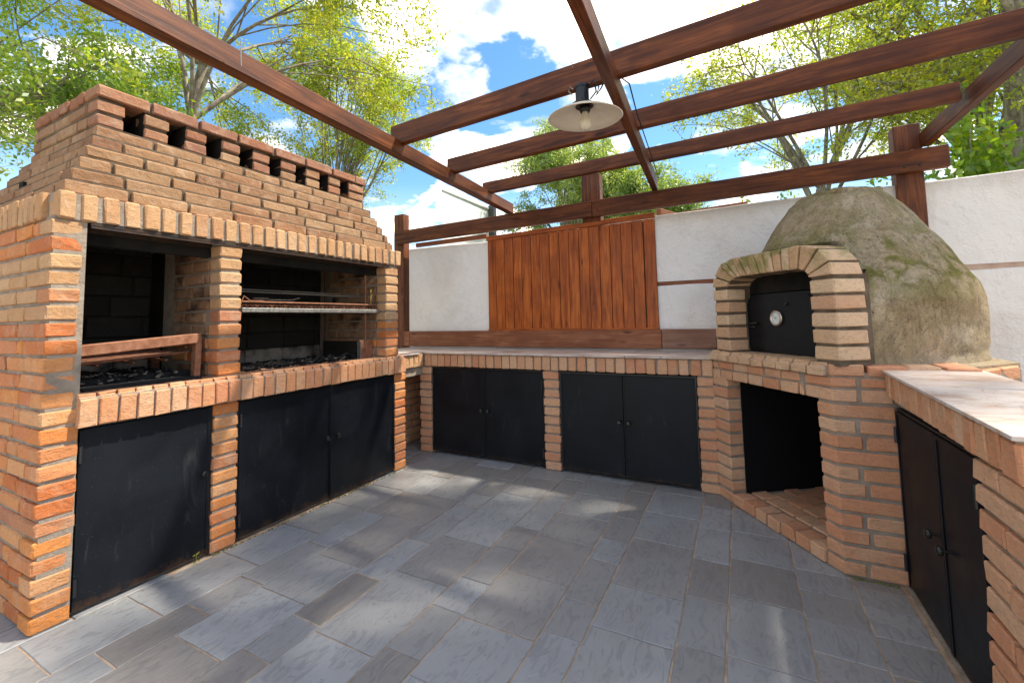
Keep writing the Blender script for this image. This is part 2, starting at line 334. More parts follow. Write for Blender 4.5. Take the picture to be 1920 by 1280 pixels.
# ------------------------------------------------------------------ object helpers
WL = {}
def reg(o, world, parent):
    world = Vector(world); WL[o] = world
    if parent is not None:
        o.parent = parent; o.location = world-WL[parent]
    else: o.location = world
    COL.objects.link(o); return o
def thing(name, loc, label, cat, group=None):
    o = bpy.data.objects.new(name, None); o.empty_display_size = 0.1
    reg(o, loc, None); o['label'] = label; o['category'] = cat
    if group: o['group'] = group
    return o
def tag(o, label, cat, group=None):
    o['label'] = label; o['category'] = cat
    if group: o['group'] = group
    return o
def mesh_obj(name, me, world, parent=None, rot=None, mat=None):
    o = bpy.data.objects.new(name, me)
    if rot is not None: o.rotation_euler = rot
    if mat is not None and not me.materials: me.materials.append(mat)
    return reg(o, world, parent)
def bm_obj(name, bm, mat, parent=None, org=(0, 0, 0), smooth=False):
    """bm is in world coordinates"""
    bmesh.ops.translate(bm, verts=bm.verts, vec=-Vector(org))
    me = bpy.data.meshes.new(name); bm.to_mesh(me); bm.free(); me.materials.append(mat)
    if smooth:
        for p in me.polygons: p.use_smooth = True
    return mesh_obj(name, me, org, parent)
def add_box(bm, lo, hi, bev=0.0, R=None, piv=None):
    lo = Vector(lo); hi = Vector(hi); c = (lo+hi)/2; s = hi-lo
    r = bmesh.ops.create_cube(bm, size=1); vs = r['verts']
    bmesh.ops.scale(bm, verts=vs, vec=s)
    if bev: 
        es = list({e for v in vs for e in v.link_edges})
        q = bmesh.ops.bevel(bm, geom=es, offset=bev, segments=1, affect='EDGES'); vs = list({v for f in q['faces'] for v in f.verts} | {v for v in vs if v.is_valid})
    if R is not None: bmesh.ops.rotate(bm, verts=vs, matrix=R, cent=(0, 0, 0))
    bmesh.ops.translate(bm, verts=vs, vec=c); return vs
def add_tube(bm, pts, rad, seg=8, caps=True):
    pts = [Vector(p) for p in pts]; rings = []
    rads = rad if isinstance(rad, (list, tuple)) else [rad]*len(pts)
    prev = None
    for i, p in enumerate(pts):
        d = (pts[min(i+1, len(pts)-1)]-pts[max(i-1, 0)]).normalized()
        a = prev if prev is not None else (Vector((0, 0, 1)) if abs(d.z) < 0.9 else Vector((1, 0, 0)))
        x = (a-d*a.dot(d)).normalized(); y = d.cross(x); prev = x
        rings.append([bm.verts.new(p+(x*math.cos(k*2*PI/seg)+y*math.sin(k*2*PI/seg))*rads[i]) for k in range(seg)])
    for a, b in zip(rings, rings[1:]):
        for k in range(seg): bm.faces.new((a[k], a[(k+1) % seg], b[(k+1) % seg], b[k]))
    if caps: bm.faces.new(rings[0][::-1]); bm.faces.new(rings[-1])
def add_lathe(bm, prof, org, axis=(0, 0, 1), seg=24):
    """prof: (radius, height) along axis"""
    org = Vector(org); ax = Vector(axis).normalized(); q = Vector((0, 0, 1)).rotation_difference(ax)
    rings = []
    for r, h in prof:
        rings.append([bm.verts.new(org+q @ Vector((r*math.cos(k*2*PI/seg), r*math.sin(k*2*PI/seg), h))) for k in range(seg)])
    for a, b in zip(rings, rings[1:]):
        for k in range(seg): bm.faces.new((a[k], a[(k+1) % seg], b[(k+1) % seg], b[k]))
    if prof[0][0] > 1e-5: bm.faces.new(rings[0][::-1])
    if prof[-1][0] > 1e-5: bm.faces.new(rings[-1])
def add_prism(bm, pts, z0, z1):
    a = [bm.verts.new((x, y, z0)) for x, y in pts]; b = [bm.verts.new((x, y, z1)) for x, y in pts]
    n = len(pts)
    for i in range(n): bm.faces.new((a[i], a[(i+1) % n], b[(i+1) % n], b[i]))
    bm.faces.new(a[::-1]); bm.faces.new(b)

# ------------------------------------------------------------------ bricks
_bc = {}
def brick_mesh(L, D, H, mat, bev=0.0055, var=None, bull=False):
    q = (round(L, 2), round(D, 2), round(H, 3), mat.name, bull, rnd.randrange(5) if var is None else var)
    if q in _bc: return _bc[q], q
    bm = bmesh.new(); add_box(bm, (-q[0]/2, -q[1]/2, -q[2]/2), (q[0]/2, q[1]/2, q[2]/2))
    if bull:   # nosed front upper edge: front face is -y
        es = [e for e in bm.edges if all(v.co.y < 0 and v.co.z > 0 for v in e.verts)]
        bmesh.ops.bevel(bm, geom=es, offset=0.022, segments=3, affect='EDGES')
        es = [e for e in bm.edges if len(e.link_faces) == 2 and e.calc_face_angle() > 0.9 and all(v.co.y < 0.01 for v in e.verts)]
        bmesh.ops.bevel(bm, geom=es, offset=0.004, segments=1, affect='EDGES')
    else:
        bmesh.ops.bevel(bm, geom=list(bm.edges), offset=bev*rnd.uniform(0.75, 1.3), segments=1, affect='EDGES')
    rr = random.Random(hash(q[:3]) % 9999+q[5]*17)
    for v in bm.verts:
        v.co += Vector((rr.uniform(-1, 1)*0.0030, rr.uniform(-1, 1)*0.0022, rr.uniform(-1, 1)*0.0022))
    me = bpy.data.meshes.new('brick_mesh'); bm.to_mesh(me); bm.free(); me.materials.append(mat)
    _bc[q] = me; return me, q
class Frame:
    """a wall face: origin P, run direction e (t), outward normal n (off)"""
    def __init__(s, P, ang, flip=False):
        s.P = Vector((P[0], P[1])); s.e = Vector((math.cos(ang), math.sin(ang))); s.n = Vector((s.e.y, -s.e.x)); s.ang = ang
    def w(s, t, off, z):
        p = s.P+s.e*t+s.n*off; return Vector((p.x, p.y, z))
def brick(fr, t0, t1, z0, z1, depth, parent, mat, name='brick', proud=0.0, bull=False, jit=1.0):
    L, H = t1-t0, z1-z0
    me, q = brick_mesh(L, depth, H, mat, bull=bull)
    o = bpy.data.objects.new(name, me)
    o.scale = (L/q[0], depth/q[1], H/q[2])
    pr = proud+rnd.uniform(-.003, .003)*jit
    o.rotation_euler = (rnd.uniform(-.010, .010)*jit, rnd.uniform(-.008, .008)*jit, fr.ang+rnd.uniform(-.008, .008)*jit)
    return reg(o, fr.w((t0+t1)/2, -depth/2+pr, (z0+z1)/2+rnd.uniform(-.0015, .0015)*jit), parent)
PITCH = 0.0732
def course(fr, t0, t1, z, h, depth, parent, mat, shift=0.0, L=0.237, joint=0.013, name='brick', proud=0.0, minl=0.05):
    t = t0-shift
    while t < t1-0.02:
        l = L+rnd.uniform(-.012, .012); a = max(t, t0); b = min(t+l, t1)
        if b-a > minl: brick(fr, a, b, z, z+h, depth, parent, mat, name, proud)
        elif b-a > 0.02 and b >= t1-1e-6: brick(fr, a, b, z, z+h, depth, parent, mat, name, proud)
        t += l+joint+rnd.uniform(-.002, .003)
def pier(fr, t0, t1, z0, z1, depth, parent, mat, matlow=None, split=None, proud=0.0):
    n = round((z1-z0)/PITCH); p = (z1-z0)/n
    for i in range(n):
        z = z0+i*p
        brick(fr, t0+rnd.uniform(-.004, .003), t1+rnd.uniform(-.003, .004), z+.006, z+p-.008, depth, parent, mat if (split is None or z > split) else matlow, 'brick', proud)
def soldiers(fr, t0, t1, z0, z1, depth, parent, mat, pitch=0.068, w=0.056, bull=False, name='soldier_brick', proud=0.0):
    n = round((t1-t0)/pitch); p = (t1-t0)/n
    for i in range(n):
        a = t0+i*p+(p-w)/2+rnd.uniform(-.002, .002)
        brick(fr, a, a+w*rnd.uniform(.96, 1.05), z0, z1, depth, parent, mat, name, proud, bull)
def core(name, parent, org, boxes, mat=None):
    bm = bmesh.new()
    for lo, hi in boxes: add_box(bm, lo, hi)
    return bm_obj(name, bm, mat or M_MORTAR, parent, org)

# ================================================================== GROUND
bm = bmesh.new()
add_prism(bm, [(-400, -400), (400, -400), (400, 400), (-400, 400)], -0.30, -0.045)
g = bm_obj('lawn', bm, M_LAWN); g['kind'] = 'structure'
bm = bmesh.new(); add_prism(bm, [(-4.6, -1.4), (2.6, -1.4), (2.6, 3.98), (-4.6, 3.98)], -0.04, -0.0045)
patio = bm_obj('patio_floor', bm, M_GROUT); patio['kind'] = 'structure'
bm = bmesh.new(); add_prism(bm, [(-9, -12), (9, -12), (9, 3.96), (2.61, 3.96), (2.61, -1.41), (-4.61, -1.41), (-4.61, 3.96), (-9, 3.96)], -.04, -.006)  # unseen pale paving, added to bounce sunlight onto the walls and doors
bounce_floor = bm_obj('bounce_paving', bm, simple('pale_bounce_paving', (.34, .29, .23), .9, nscale=2, col2=(.44, .38, .31), bstr=.3)); bounce_floor['kind'] = 'structure'
lanes = [(-3.20, -3.03, []), (-3.02, -2.71, [.35]), (-2.705, -2.54, [.50]),
 (-2.54, -2.222, [.695, 1.035, 1.452, 1.814]), (-2.222, -2.045, [.812, 1.125, 1.356]), (-2.045, -1.732, [.998, 1.347, 1.66, 2.177]),
 (-1.732, -1.565, [1.07, 1.286, 1.625, 2.0, 2.334]), (-1.565, -1.246, [1.255, 1.72, 2.106, 2.785]), (-1.246, -1.080, [1.313, 1.589, 1.814, 2.133, 2.385, 2.87]),
 (-1.080, -.750, [1.25, 1.580, 1.957, 2.345, 2.66]), (-.750, -.590, [1.30, 1.653, 1.875, 2.224, 2.446, 2.75]), (-.590, -.272, [1.38, 1.758, 2.070, 2.535, 2.9]),
 (-.272, -.104, [1.55, 1.80, 2.12, 2.45, 2.82]), (-.104, .172, [1.45, 1.817, 2.20, 2.53, 2.84, 3.178]), (.172, .390, [1.60, 1.970, 2.181, 2.380, 2.56]), (.390, .575, [1.35, 1.65, 1.96, 2.16, 2.36, 2.50]), (.59, .9, []), (.9, 1.1, [])]
rs = random.Random(3)
for i, (xa, xb, js) in enumerate(lanes):
    js = sorted(js) or [1.0]
    ys = list(js); y = js[-1]
    while y < 3.9: y += rs.uniform(.27, .44); ys.append(y)
    y = js[0]
    while y > -0.5: y -= rs.uniform(.27, .44); ys.insert(0, y)
    for a, b in zip(ys, ys[1:]):
        b = min(b, 3.95)
        if b-a < .05: continue
        cx_, cy_ = (xa+xb)/2, (a+b)/2
        if cx_ < -2.56 and .95 < a and b < 2.85: continue     # under the barbecue
        if cx_ < -3.5 or (cx_ > .58 and a > 1.6) or (cx_ > .0 and a > 3.1) or (a > 3.45 and cx_ > -2.5): continue
        gp = .0032
        pts = []
        for k, (px, py) in enumerate(((xa+gp, a+gp), (xb-gp, a+gp), (xb-gp, b-gp), (xa+gp, b-gp))):
            pts.append((px-cx_+rs.uniform(-.0018, .0018), py-cy_+rs.uniform(-.0018, .0018)))
        # slightly wavy rim
        rim = []
        for k in range(4):
            p, q = pts[k], pts[(k+1) % 4]
            for s in range(3):
                f = s/3; nx, ny = -(q[1]-p[1]), q[0]-p[0]; l = math.hypot(nx, ny)
                d = 0 if s == 0 else rs.uniform(-.0016, .0016)
                rim.append((p[0]+(q[0]-p[0])*f+nx/l*d, p[1]+(q[1]-p[1])*f+ny/l*d))
        bm = bmesh.new(); n = len(rim)
        A = [bm.verts.new((x, y, -.018)) for x, y in rim]; B = [bm.verts.new((x, y, -.0025)) for x, y in rim]
        C_ = [bm.verts.new((x*(1-.0022/max(.05, abs(x))), y*(1-.0022/max(.05, abs(y))), 0)) for x, y in rim]
        for P_, Q_ in ((A, B), (B, C_)):
            for k in range(n): bm.faces.new((P_[k], P_[(k+1) % n], Q_[(k+1) % n], Q_[k]))
        bm.faces.new(C_)
        me = bpy.data.meshes.new('slab'); bm.to_mesh(me); bm.free()
        o = mesh_obj('slab', me, (cx_, cy_, rs.uniform(-.0012, .0012)), patio, rot=(rs.uniform(-.0022, .0022), rs.uniform(-.0022, .0022), 0), mat=M_SLATE)

# ================================================================== BARBECUE
X = -2.55                       # plane of the brick fronts, facing +x
BB = thing('brick_barbecue', (-3.1, 1.8, 0), 'tall built-in brick barbecue with stepped hood, two open fireboxes and black steel doors', 'barbecue')
FX = Frame((X, 0), PI/2)        # t = world y ; n = +x
FX = Frame((X, 0), PI/2); assert FX.n.x > 0.9
FY = Frame((0, .73), 0.0)       # faces -y ; t = world x
ZS, ZT = 1.688, 1.808           # soldier course
# --- left column and its long side wall
colm = core('side_column', BB, (-2.9, .8, 0), [((-3.90, .74, 0), (-2.555, .846, ZS+.01))])
nC = 23; p = ZS/nC
for i in range(nC):
    z = i*p+.006; h = p-.014
    mt = M_ORANGE if z < 1.25 else (M_SOLD if rnd.random() < .75 else M_ORANGE)
    ln = (.235 if i % 2 else .12)*rnd.uniform(.95, 1.05)
    mside = mt
    # corner brick shows its end to the front and its length to the side
    xa = X-ln
    me, q = brick_mesh(ln, .118, h, mt); o = bpy.data.objects.new('brick', me)
    fl = .012*(1-z/1.7)         # the foot of the column spreads a little
    o.scale = (ln/q[0], (.121 if z < .82 else .100)/q[1], h/q[2]); o.rotation_euler = (rnd.uniform(-.01, .01), rnd.uniform(-.008, .008), rnd.uniform(-.012, .012))
    reg(o, (X-ln/2+rnd.uniform(-.004, .004), .73+(.0605 if z < .82 else .050)-fl*.6+rnd.uniform(-.003, .003), z+h/2), colm)
    course(FY, -3.86, xa-.013, z, h, .10, colm, mside if z < 1.1 else M_ORANGE if rnd.random() < .35 else M_SOLD, shift=rnd.uniform(0, .2), L=.20 if rnd.random() < .5 else .236)
# --- middle pier, right pier
mid = core('middle_pier', BB, (-2.7, 1.47, .9), [((-3.16, 1.420, .80), (-2.558, 1.522, ZS+.01))])
pier(FX, 1.411, 1.53, .935, ZS-.02, .10, mid, M_SOLD, M_ORANGE, 1.30)
FM = Frame((0, 1.412), 0.0)     # face of the pier towards the left firebox (faces -y)
for i in range(10):
    z = .94+i*.0732
    course(FM, -3.02, -2.66, z, .058, .03, mid, M_ORANGE if (i in (1, 2)) else M_REVEAL, shift=rnd.uniform(0, .2), L=.2, proud=.004)
core_r = core('right_pier', BB, (-2.9, 2.77, .9), [((-3.70, 2.712, .80), (-2.558, 2.835, ZS+.01))])
pier(FX, 2.70, 2.845, .935, ZS-.02, .10, core_r, M_SOLD, M_ORANGE, 1.20)
FR = Frame((0, 2.702), 0.0)
for i in range(10):
    z = .94+i*.0732
    course(FR, -3.22, -2.66, z, .058, .03, core_r, M_REVEAL if i > 1 else M_ORANGE, shift=rnd.uniform(0, .2), L=.22, proud=.004)
# --- inner lining
lin = core('firebox', BB, (-3.3, 1.8, .9), [((-3.40, .84, .80), (-3.34, 2.72, 2.0)), ((-3.34, .83, .80), (-2.70, .86, 1.68)), ((-3.86, .86, .78), (-2.60, 2.72, .905)), ((-3.34, 1.43, .9), (-3.16, 1.51, 2.0))], M_SOOT)
FB = Frame((-3.325, 0), PI/2)
for i in range(7):
    z = .905+i*.125; mt = M_FIREP if i == 0 else M_FIRE
    course(FB, .86, 1.42, z+.003, .118, .02, lin, mt, shift=rnd.uniform(0, .2), L=.27, joint=.006, name='firebrick')
    course(FB, 1.52, 2.70, z+.003, .118, .02, lin, mt, shift=rnd.uniform(0, .2), L=.29, joint=.006, name='firebrick')
# throat closing the top of the fireboxes
core('smoke_throat', BB, (-3.1, 1.8, 1.7), [((-3.36, .85, 1.80), (-2.66, 2.72, 1.83)), ((-2.70, .85, 1.60), (-2.66, 2.72, 1.82))], M_SOOT)
# --- lintel angle
bm = bmesh.new(); add_box(bm, (-2.66, .855, 1.672), (-2.545, 1.43, 1.684)); add_box(bm, (-2.66, 1.50, 1.672), (-2.545, 2.735, 1.684))
add_box(bm, (-2.66, .855, 1.655), (-2.652, 2.735, 1.73)); add_box(bm, (-2.553, .857, 1.660), (-2.547, 2.733, 1.672))
bm_obj('lintel', bm, M_STEEL_DK, BB, (-2.6, 1.8, 1.68))
# --- soldier course
sold = core('soldier_course', BB, (-2.6, 1.8, 1.75), [((-3.90, .745, ZS), (-2.547, 2.865, ZT-.004))])
soldiers(FX, .735, 2.875, ZS, ZT, .10, sold, M_SOLD, pitch=.0765, w=.058, proud=.014)
FYs = Frame((0, .73), 0.0)
soldiers(FYs, -3.88, -2.64, ZS, ZT, .09, sold, M_SOLD, pitch=.069, w=.056, proud=.010)
# --- hood
hx = [-2.595, -2.645, -2.69, -2.73, -2.775, -2.83, -2.850, -2.850]
hy0 = [.776, .812, .852, .885, .920, .950, .958, .958]
hy1 = [2.83, 2.825, 2.81, 2.79, 2.78, 2.75, 2.745, 2.745]
hb = [-3.92, -3.88, -3.84, -3.80, -3.75, -3.69, -3.67, -3.67]
boxes = []
for i in range(6):
    boxes.append(((hb[i]+.01, hy0[i]+.012, ZT+i*.073), (hx[i]-.013, hy1[i]-.012, ZT+(i+1)*.073+.002)))
hood = core('hood', BB, (-3.2, 1.8, 1.8), boxes, M_MORTAR_H)
vents = [(1.073+k*.2035, 1.073+k*.2035+.088) for k in range(8)]
for i in range(8):
    z = ZT+i*.073+.008; h = .0555
    f = Frame((hx[i], 0), PI/2)
    if i < 6:
        course(f, hy0[i], hy1[i], z, h, .10, hood, M_HOOD if i < 5 else M_HOOD, shift=rnd.choice((0, .0, .12, .06)) if i else 0, L=.238)
    else:
        ed = [hy0[i]]+[e for v in vents for e in v]+[hy1[i]]
        for a, b in zip(ed[::2], ed[1::2]): brick(f, a, b, z, z+h, .10, hood, M_HOOD if rnd.random() < .5 else M_CAP)
    fs = Frame((0, hy0[i]), 0.0)
    course(fs, hb[i], hx[i]-.11, z, h, .09, hood, M_HOOD, shift=rnd.uniform(0, .2), L=.2 if i % 2 else .236)
vb = [((-3.66, .965, ZT+6*.073), (-2.862, vents[0][0]-.006, ZT+8*.073+.008))]
for a, b in zip(vents, vents[1:]): vb.append(((-3.0, a[1]+.006, ZT+6*.073), (-2.862, b[0]-.006, ZT+8*.073+.008)))
vb.append(((-3.66, vents[-1][1]+.006, ZT+6*.073), (-2.862, 2.738, ZT+8*.073+.008)))
for v_ in vb: core('vent_pillar', BB, (-2.95, (v_[0][1]+v_[1][1])/2, 2.25), [v_], M_MORTAR_H)
for v_ in vb[1:]: core('vent_lining', BB, (-2.95, v_[0][1], 2.25), [((-3.0, v_[0][1]-.0075, ZT+6*.073+.003), (-2.862, v_[0][1]-.002, ZT+8*.073+.006))], M_SOOT)
core('flue', BB, (-3.1, 1.8, 2.25), [((-3.66, .975, ZT+5*.073), (-3.10, 2.73, ZT+8*.073+.006)), ((-3.10, .975, ZT+6*.073-.002), (-2.90, 2.73, ZT+6*.073+.002))], M_SOOT)
capz = ZT+8*.073+.008
cap = core('hood_cap', BB, (-3.2, 1.8, capz), [((-3.66, .966, capz), (-2.855, 2.745, capz+.05))], M_MORTAR_H)
fc = Frame((-2.838, 0), PI/2); course(fc, .955, 2.765, capz, .060, .16, cap, M_CAP, L=.228, joint=.014)
course(Frame((0, .955), 0), -3.68, -3.01, capz, .060, .12, cap, M_CAP, L=.11, joint=.012)
course(Frame((-3.55, 0), PI/2), 1.09, 2.75, capz+.002, .056, .12, cap, M_CAP, L=.228, joint=.014)
# --- ledge
ledge = core('hearth_ledge', BB, (-2.6, 1.8, .87), [((-2.80, .838, .80), (-2.524, 2.893, .915))])
soldiers(Frame((X+.036, 0), PI/2), .832, 2.900, .795, .932, .22, ledge, M_LEDGE, pitch=.0685, w=.0625, bull=True, name='ledge_brick')
# --- lower piers
low = core('lower_pier', BB, (-2.7, 1.47, .4), [((-3.3, 1.408, 0), (-2.562, 1.526, .80))])
pier(FX, 1.400, 1.532, 0, .79, .11, low, M_ORANGE, proud=-.004)
low = core('lower_pier', BB, (-2.7, 2.87, .4), [((-3.3, 2.815, 0), (-2.562, 2.925, .80))])
pier(FX, 2.806, 2.935, 0, .79, .11, low, M_ORANGE, proud=-.002)
bm = bmesh.new(); add_box(bm, (-2.70, .845, 0), (-2.60, 2.81, .012)); bm_obj('door_sill', bm, M_MORTAR, BB, (-2.6, 1.8, 0))
bm = bmesh.new(); add_box(bm, (-3.35, .85, 0.01), (-3.30, 2.81, .80)); bm_obj('cupboard_back', bm, M_BLACKIN, BB, (-3.3, 1.8, .4))

def knob(fr, t, off, z, parent, r=.0155):
    bm = bmesh.new(); n3 = Vector((fr.n.x, fr.n.y, 0))
    add_lathe(bm, [(0.0, 0), (.005, 0), (.005, .018), (r, .020), (r*1.08, .026), (r, .034), (r*.5, .037), (0, .0375)], fr.w(t, off, z), n3, 14)
    return bm_obj('knob', bm, M_KNOB, parent, fr.w(t, off, z), smooth=False)
def leaf_door(fr, t0, t1, z0, z1, off, parent, knob_t=None, knob_z=.42, hinge=None, name='door', rot=0):
    bm = bmesh.new(); o0 = fr.w(t0, off, 0)
    L = t1-t0
    vs = add_box(bm, (0, 0, z0), (L, .010, z1), bev=.0018)
    # folded rim line
    for lo, hi in (((.0, -.004, z0), (.012, -.0005, z1)), ((L-.012, -.004, z0), (L, -.0005, z1)), ((.0125, -.0038, z1-.012), (L-.0125, -.0003, z1))): add_box(bm, lo, hi, bev=.001)
    bmesh.ops.rotate(bm, verts=bm.verts, matrix=Matrix.Rotation(fr.ang+rot, 3, 'Z'), cent=(0, 0, 0)); bmesh.ops.translate(bm, verts=bm.verts, vec=o0)
    d = bm_obj(name, bm, M_DOOR, parent, (o0.x, o0.y, z0))
    if knob_t is not None: knob(fr, knob_t, off+.002, knob_z, d)
    if hinge is not None:
        for hz_ in (z0+.13*(z1-z0)+.0, z0+.86*(z1-z0)):
            bm = bmesh.new(); add_tube(bm, [fr.w(hinge, off+.008, hz_-.035), fr.w(hinge, off+.008, hz_+.035)], .0065, 8)
            bm_obj('hinge', bm, M_BLACKPL, d, fr.w(hinge, off+.008, hz_))
    return d
def door_frame(fr, t0, t1, z0, z1, off, parent):
    bm = bmesh.new()
    for lo, hi in (((0, -.002, z0), (.010, .03, z1+.010)), ((t1-t0-.010, -.002, z0), (t1-t0, .03, z1+.010)), ((.0101, -.0015, z1), (t1-t0-.0101, .03, z1+.009))): add_box(bm, lo, hi)
    bmesh.ops.rotate(bm, verts=bm.verts, matrix=Matrix.Rotation(fr.ang, 3, 'Z'), cent=(0, 0, 0)); bmesh.ops.translate(bm, verts=bm.verts, vec=fr.w(t0, off, 0))
    return bm_obj('door_frame', bm, M_BLACKPL, parent, fr.w(t0, off, 0))
door_frame(FX, .842, 1.400, .01, .778, -.022, BB)
leaf_door(FX, .855, 1.388, .018, .775, -.016, BB, knob_t=1.352, knob_z=.44, hinge=.860)
door_frame(FX, 1.534, 2.806, .01, .778, -.022, BB)
leaf_door(FX, 1.546, 2.176, .018, .775, -.018, BB, knob_t=2.135, knob_z=.43, hinge=1.551)
leaf_door(FX, 2.170, 2.796, .022, .777, -.006, BB, knob_t=2.215, knob_z=.435, hinge=2.792)

# --- things in the fireboxes
GR = thing('grill_grate', (-2.9, 2.1, 1.3), 'long V-channel grill grate with grey drip rail hanging in the right firebox', 'grill')
bm = bmesh.new(); add_box(bm, (-2.652, 1.575, 1.290), (-2.612, 2.745, 1.318), bev=.003); bm_obj('drip_rail', bm, M_GALV, GR, (-2.63, 2.1, 1.3))
bm = bmesh.new(); add_box(bm, (-2.668, 1.575, 1.352), (-2.656, 2.70, 1.362), bev=.002); add_box(bm, (-3.20, 1.575, 1.345), (-3.19, 2.70, 1.365)); add_box(bm, (-3.2, 2.695, 1.325), (-2.64, 2.707, 1.362)); add_box(bm, (-3.2, 1.57, 1.325), (-2.64, 1.58, 1.362))
bm_obj('grate_frame', bm, M_RUST, GR, (-2.9, 2.1, 1.35))
bm = bmesh.new()
sb = []
for k in range(34):
    y = 1.60+k*.0323
    a = Vector((-3.19, y, 1.352)); b = Vector((-2.660, y, 1.325))
    mb = bmesh.new()
    for s in (-1, 1):
        vs = [a+Vector((0, 0, 0)), b+Vector((0, 0, 0)), b+Vector((0, s*.012, .016)), a+Vector((0, s*.012, .016))]
        f = [mb.verts.new(v) for v in vs]; g2_ = [mb.verts.new(v+Vector((0, s*.002, -.001))) for v in vs]
        mb.faces.new(f); mb.faces.new(g2_[::-1])
        for q in range(4): mb.faces.new((f[q], f[(q+1) % 4], g2_[(q+1) % 4], g2_[q]))
    bm_obj('grate_bar', mb, M_RUSTDK if k % 3 else M_RUST, GR, (-2.9, y, 1.33))
bm.free()
for px_ in (2.615,):
    bm = bmesh.new(); add_box(bm, (-2.70, px_-.006, .91), (-2.685, px_+.006, 1.62), bev=.002); bm_obj('upright', bm, M_RUST, GR, (-2.69, px_, .91))
    bm = bmesh.new(); add_box(bm, (-3.17, px_-.006, .91), (-3.155, px_+.006, 1.66), bev=.002); bm_obj('upright', bm, M_RUSTDK, GR, (-3.16, px_, .91))
bm = bmesh.new(); add_tube(bm, [(-2.645, 2.63, 1.36), (-2.645, 2.63, 1.43), (-2.645, 2.64, 1.44), (-2.645, 2.685, 1.44), (-2.645, 2.695, 1.43), (-2.645, 2.695, 1.37)], .0055, 8); add_lathe(bm, [(0, 0), (.006, 0), (.007, .04), (0, .045)], (-2.645, 2.63, 1.44), (0, 0, 1), 8)
bm_obj('crank_handle', bm, M_BRASS, GR, (-2.645, 2.66, 1.4), smooth=True)
bm = bmesh.new(); add_tube(bm, [(-2.64, 1.58, 1.34), (-2.64, 1.60, 1.39), (-2.64, 1.64, 1.36), (-2.64, 1.72, 1.362)], .004, 6); bm_obj('hook', bm, M_RUST, GR, (-2.64, 1.6, 1.36))
for k, (dz, dx) in enumerate(((.0, 0), (.018, -.05))):
    bm = bmesh.new(); add_tube(bm, [(-2.76+dx, 1.50, 1.425+dz), (-2.76+dx, 2.712, 1.425+dz)], .004, 8)
    tag(bm_obj('spit_rod', bm, M_WIRE, None, (-2.76+dx, 2.1, 1.42+dz)), ['straight steel spit rod across the right firebox, the lower and nearer one', 'straight steel spit rod across the right firebox, the upper one further in'][k], 'spit', 'spit rods across the right firebox')
SP = thing('spatula', (-2.72, 1.8, 1.37), 'pale steel spatula lying on the grill grate in the right firebox', 'spatula')
bm = bmesh.new(); add_prism(bm, [(-2.74, 1.70), (-2.70, 1.70), (-2.695, 1.79), (-2.715, 1.81), (-2.735, 1.79)], 1.372, 1.375); bmesh.ops.rotate(bm, verts=bm.verts, matrix=Matrix.Rotation(-.5, 3, 'Y'), cent=(-2.72, 1.75, 1.375)); bm_obj('blade', bm, M_GALV, SP, (-2.72, 1.75, 1.372))
bm = bmesh.new(); add_tube(bm, [(-2.717, 1.80, 1.376), (-2.72, 1.98, 1.378), (-2.73, 2.04, 1.395)], .004, 6); bm_obj('handle', bm, M_GALV, SP, (-2.72, 1.9, 1.376))
# brazier (rusty firewood basket) in the left firebox
BZ = thing('fire_basket', (-2.75, 1.1, .91), 'rusty steel fire basket with broad front rail in the left firebox', 'fire basket')
def beamobj(name, p0, p1, w, h, mat, parent, bev=.004, sub=0):
    p0 = Vector(p0); p1 = Vector(p1); d = p1-p0; L = d.length
    bm = bmesh.new(); add_box(bm, (-L/2, -w/2, -h/2), (L/2, w/2, h/2), bev=bev)
    me = bpy.data.meshes.new(name); bm.to_mesh(me); bm.free(); me.materials.append(mat)
    a = math.atan2(d.y, d.x); e = -math.asin(max(-1, min(1, d.z/L)))
    o = bpy.data.objects.new(name, me); o.rotation_euler = (0, e, a)
    return reg(o, (p0+p1)/2, parent)
beamobj('front_rail', (-2.66, .862, 1.112), (-2.66, 1.372, 1.150), .05, .052, M_RUST, BZ)
beamobj('basket_leg', (-2.66, 1.355, .92), (-2.66, 1.360, 1.13), .045, .03, M_RUST, BZ)
beamobj('basket_leg', (-3.10, 1.355, .92), (-3.10, 1.355, 1.13), .045, .03, M_RUSTDK, BZ)
beamobj('side_rail', (-2.68, 1.355, 1.13), (-3.10, 1.355, 1.13), .04, .04, M_RUSTDK, BZ)
for k in range(9):
    beamobj('basket_bar', (-2.69-k*.045, .87, 1.05+.003*k), (-2.69-k*.045, 1.33, 1.075), .012, .012, M_RUSTDK, BZ, bev=.002)
for k in range(3):
    beamobj('basket_bar', (-2.69, .95+k*.14, 1.04), (-3.10, .95+k*.14, 1.05), .012, .012, M_RUSTDK, BZ, bev=.002)
bm = bmesh.new(); add_box(bm, (-2.72, .87, .905), (-2.60, 1.36, .945), bev=.004); add_box(bm, (-2.74, .87, .94), (-2.725, 1.36, .975), bev=.003)
tag(bm_obj('ash_tray', bm, M_CHAR, None, (-2.66, 1.1, .92)), 'dark steel ash tray on the hearth below the rusty fire basket', 'tray')
BX = thing('steel_box', (-2.66, 2.55, .93), 'open rusty steel corner plates standing on the right firebox hearth', 'plates')
bm = bmesh.new(); add_box(bm, (-2.70, 2.555, .93), (-2.69, 2.69, 1.075)); bm_obj('plate', bm, M_RUST, BX, (-2.69, 2.6, .93))
bm = bmesh.new(); add_box(bm, (-3.10, 2.548, .93), (-2.69, 2.554, 1.07)); bm_obj('plate', bm, M_SOOT, BX, (-2.9, 2.55, .93))
bm = bmesh.new(); add_box(bm, (-2.695, 2.535, .93), (-2.660, 2.546, 1.065)); bm_obj('plate', bm, M_GALV, BX, (-2.66, 2.54, .93))
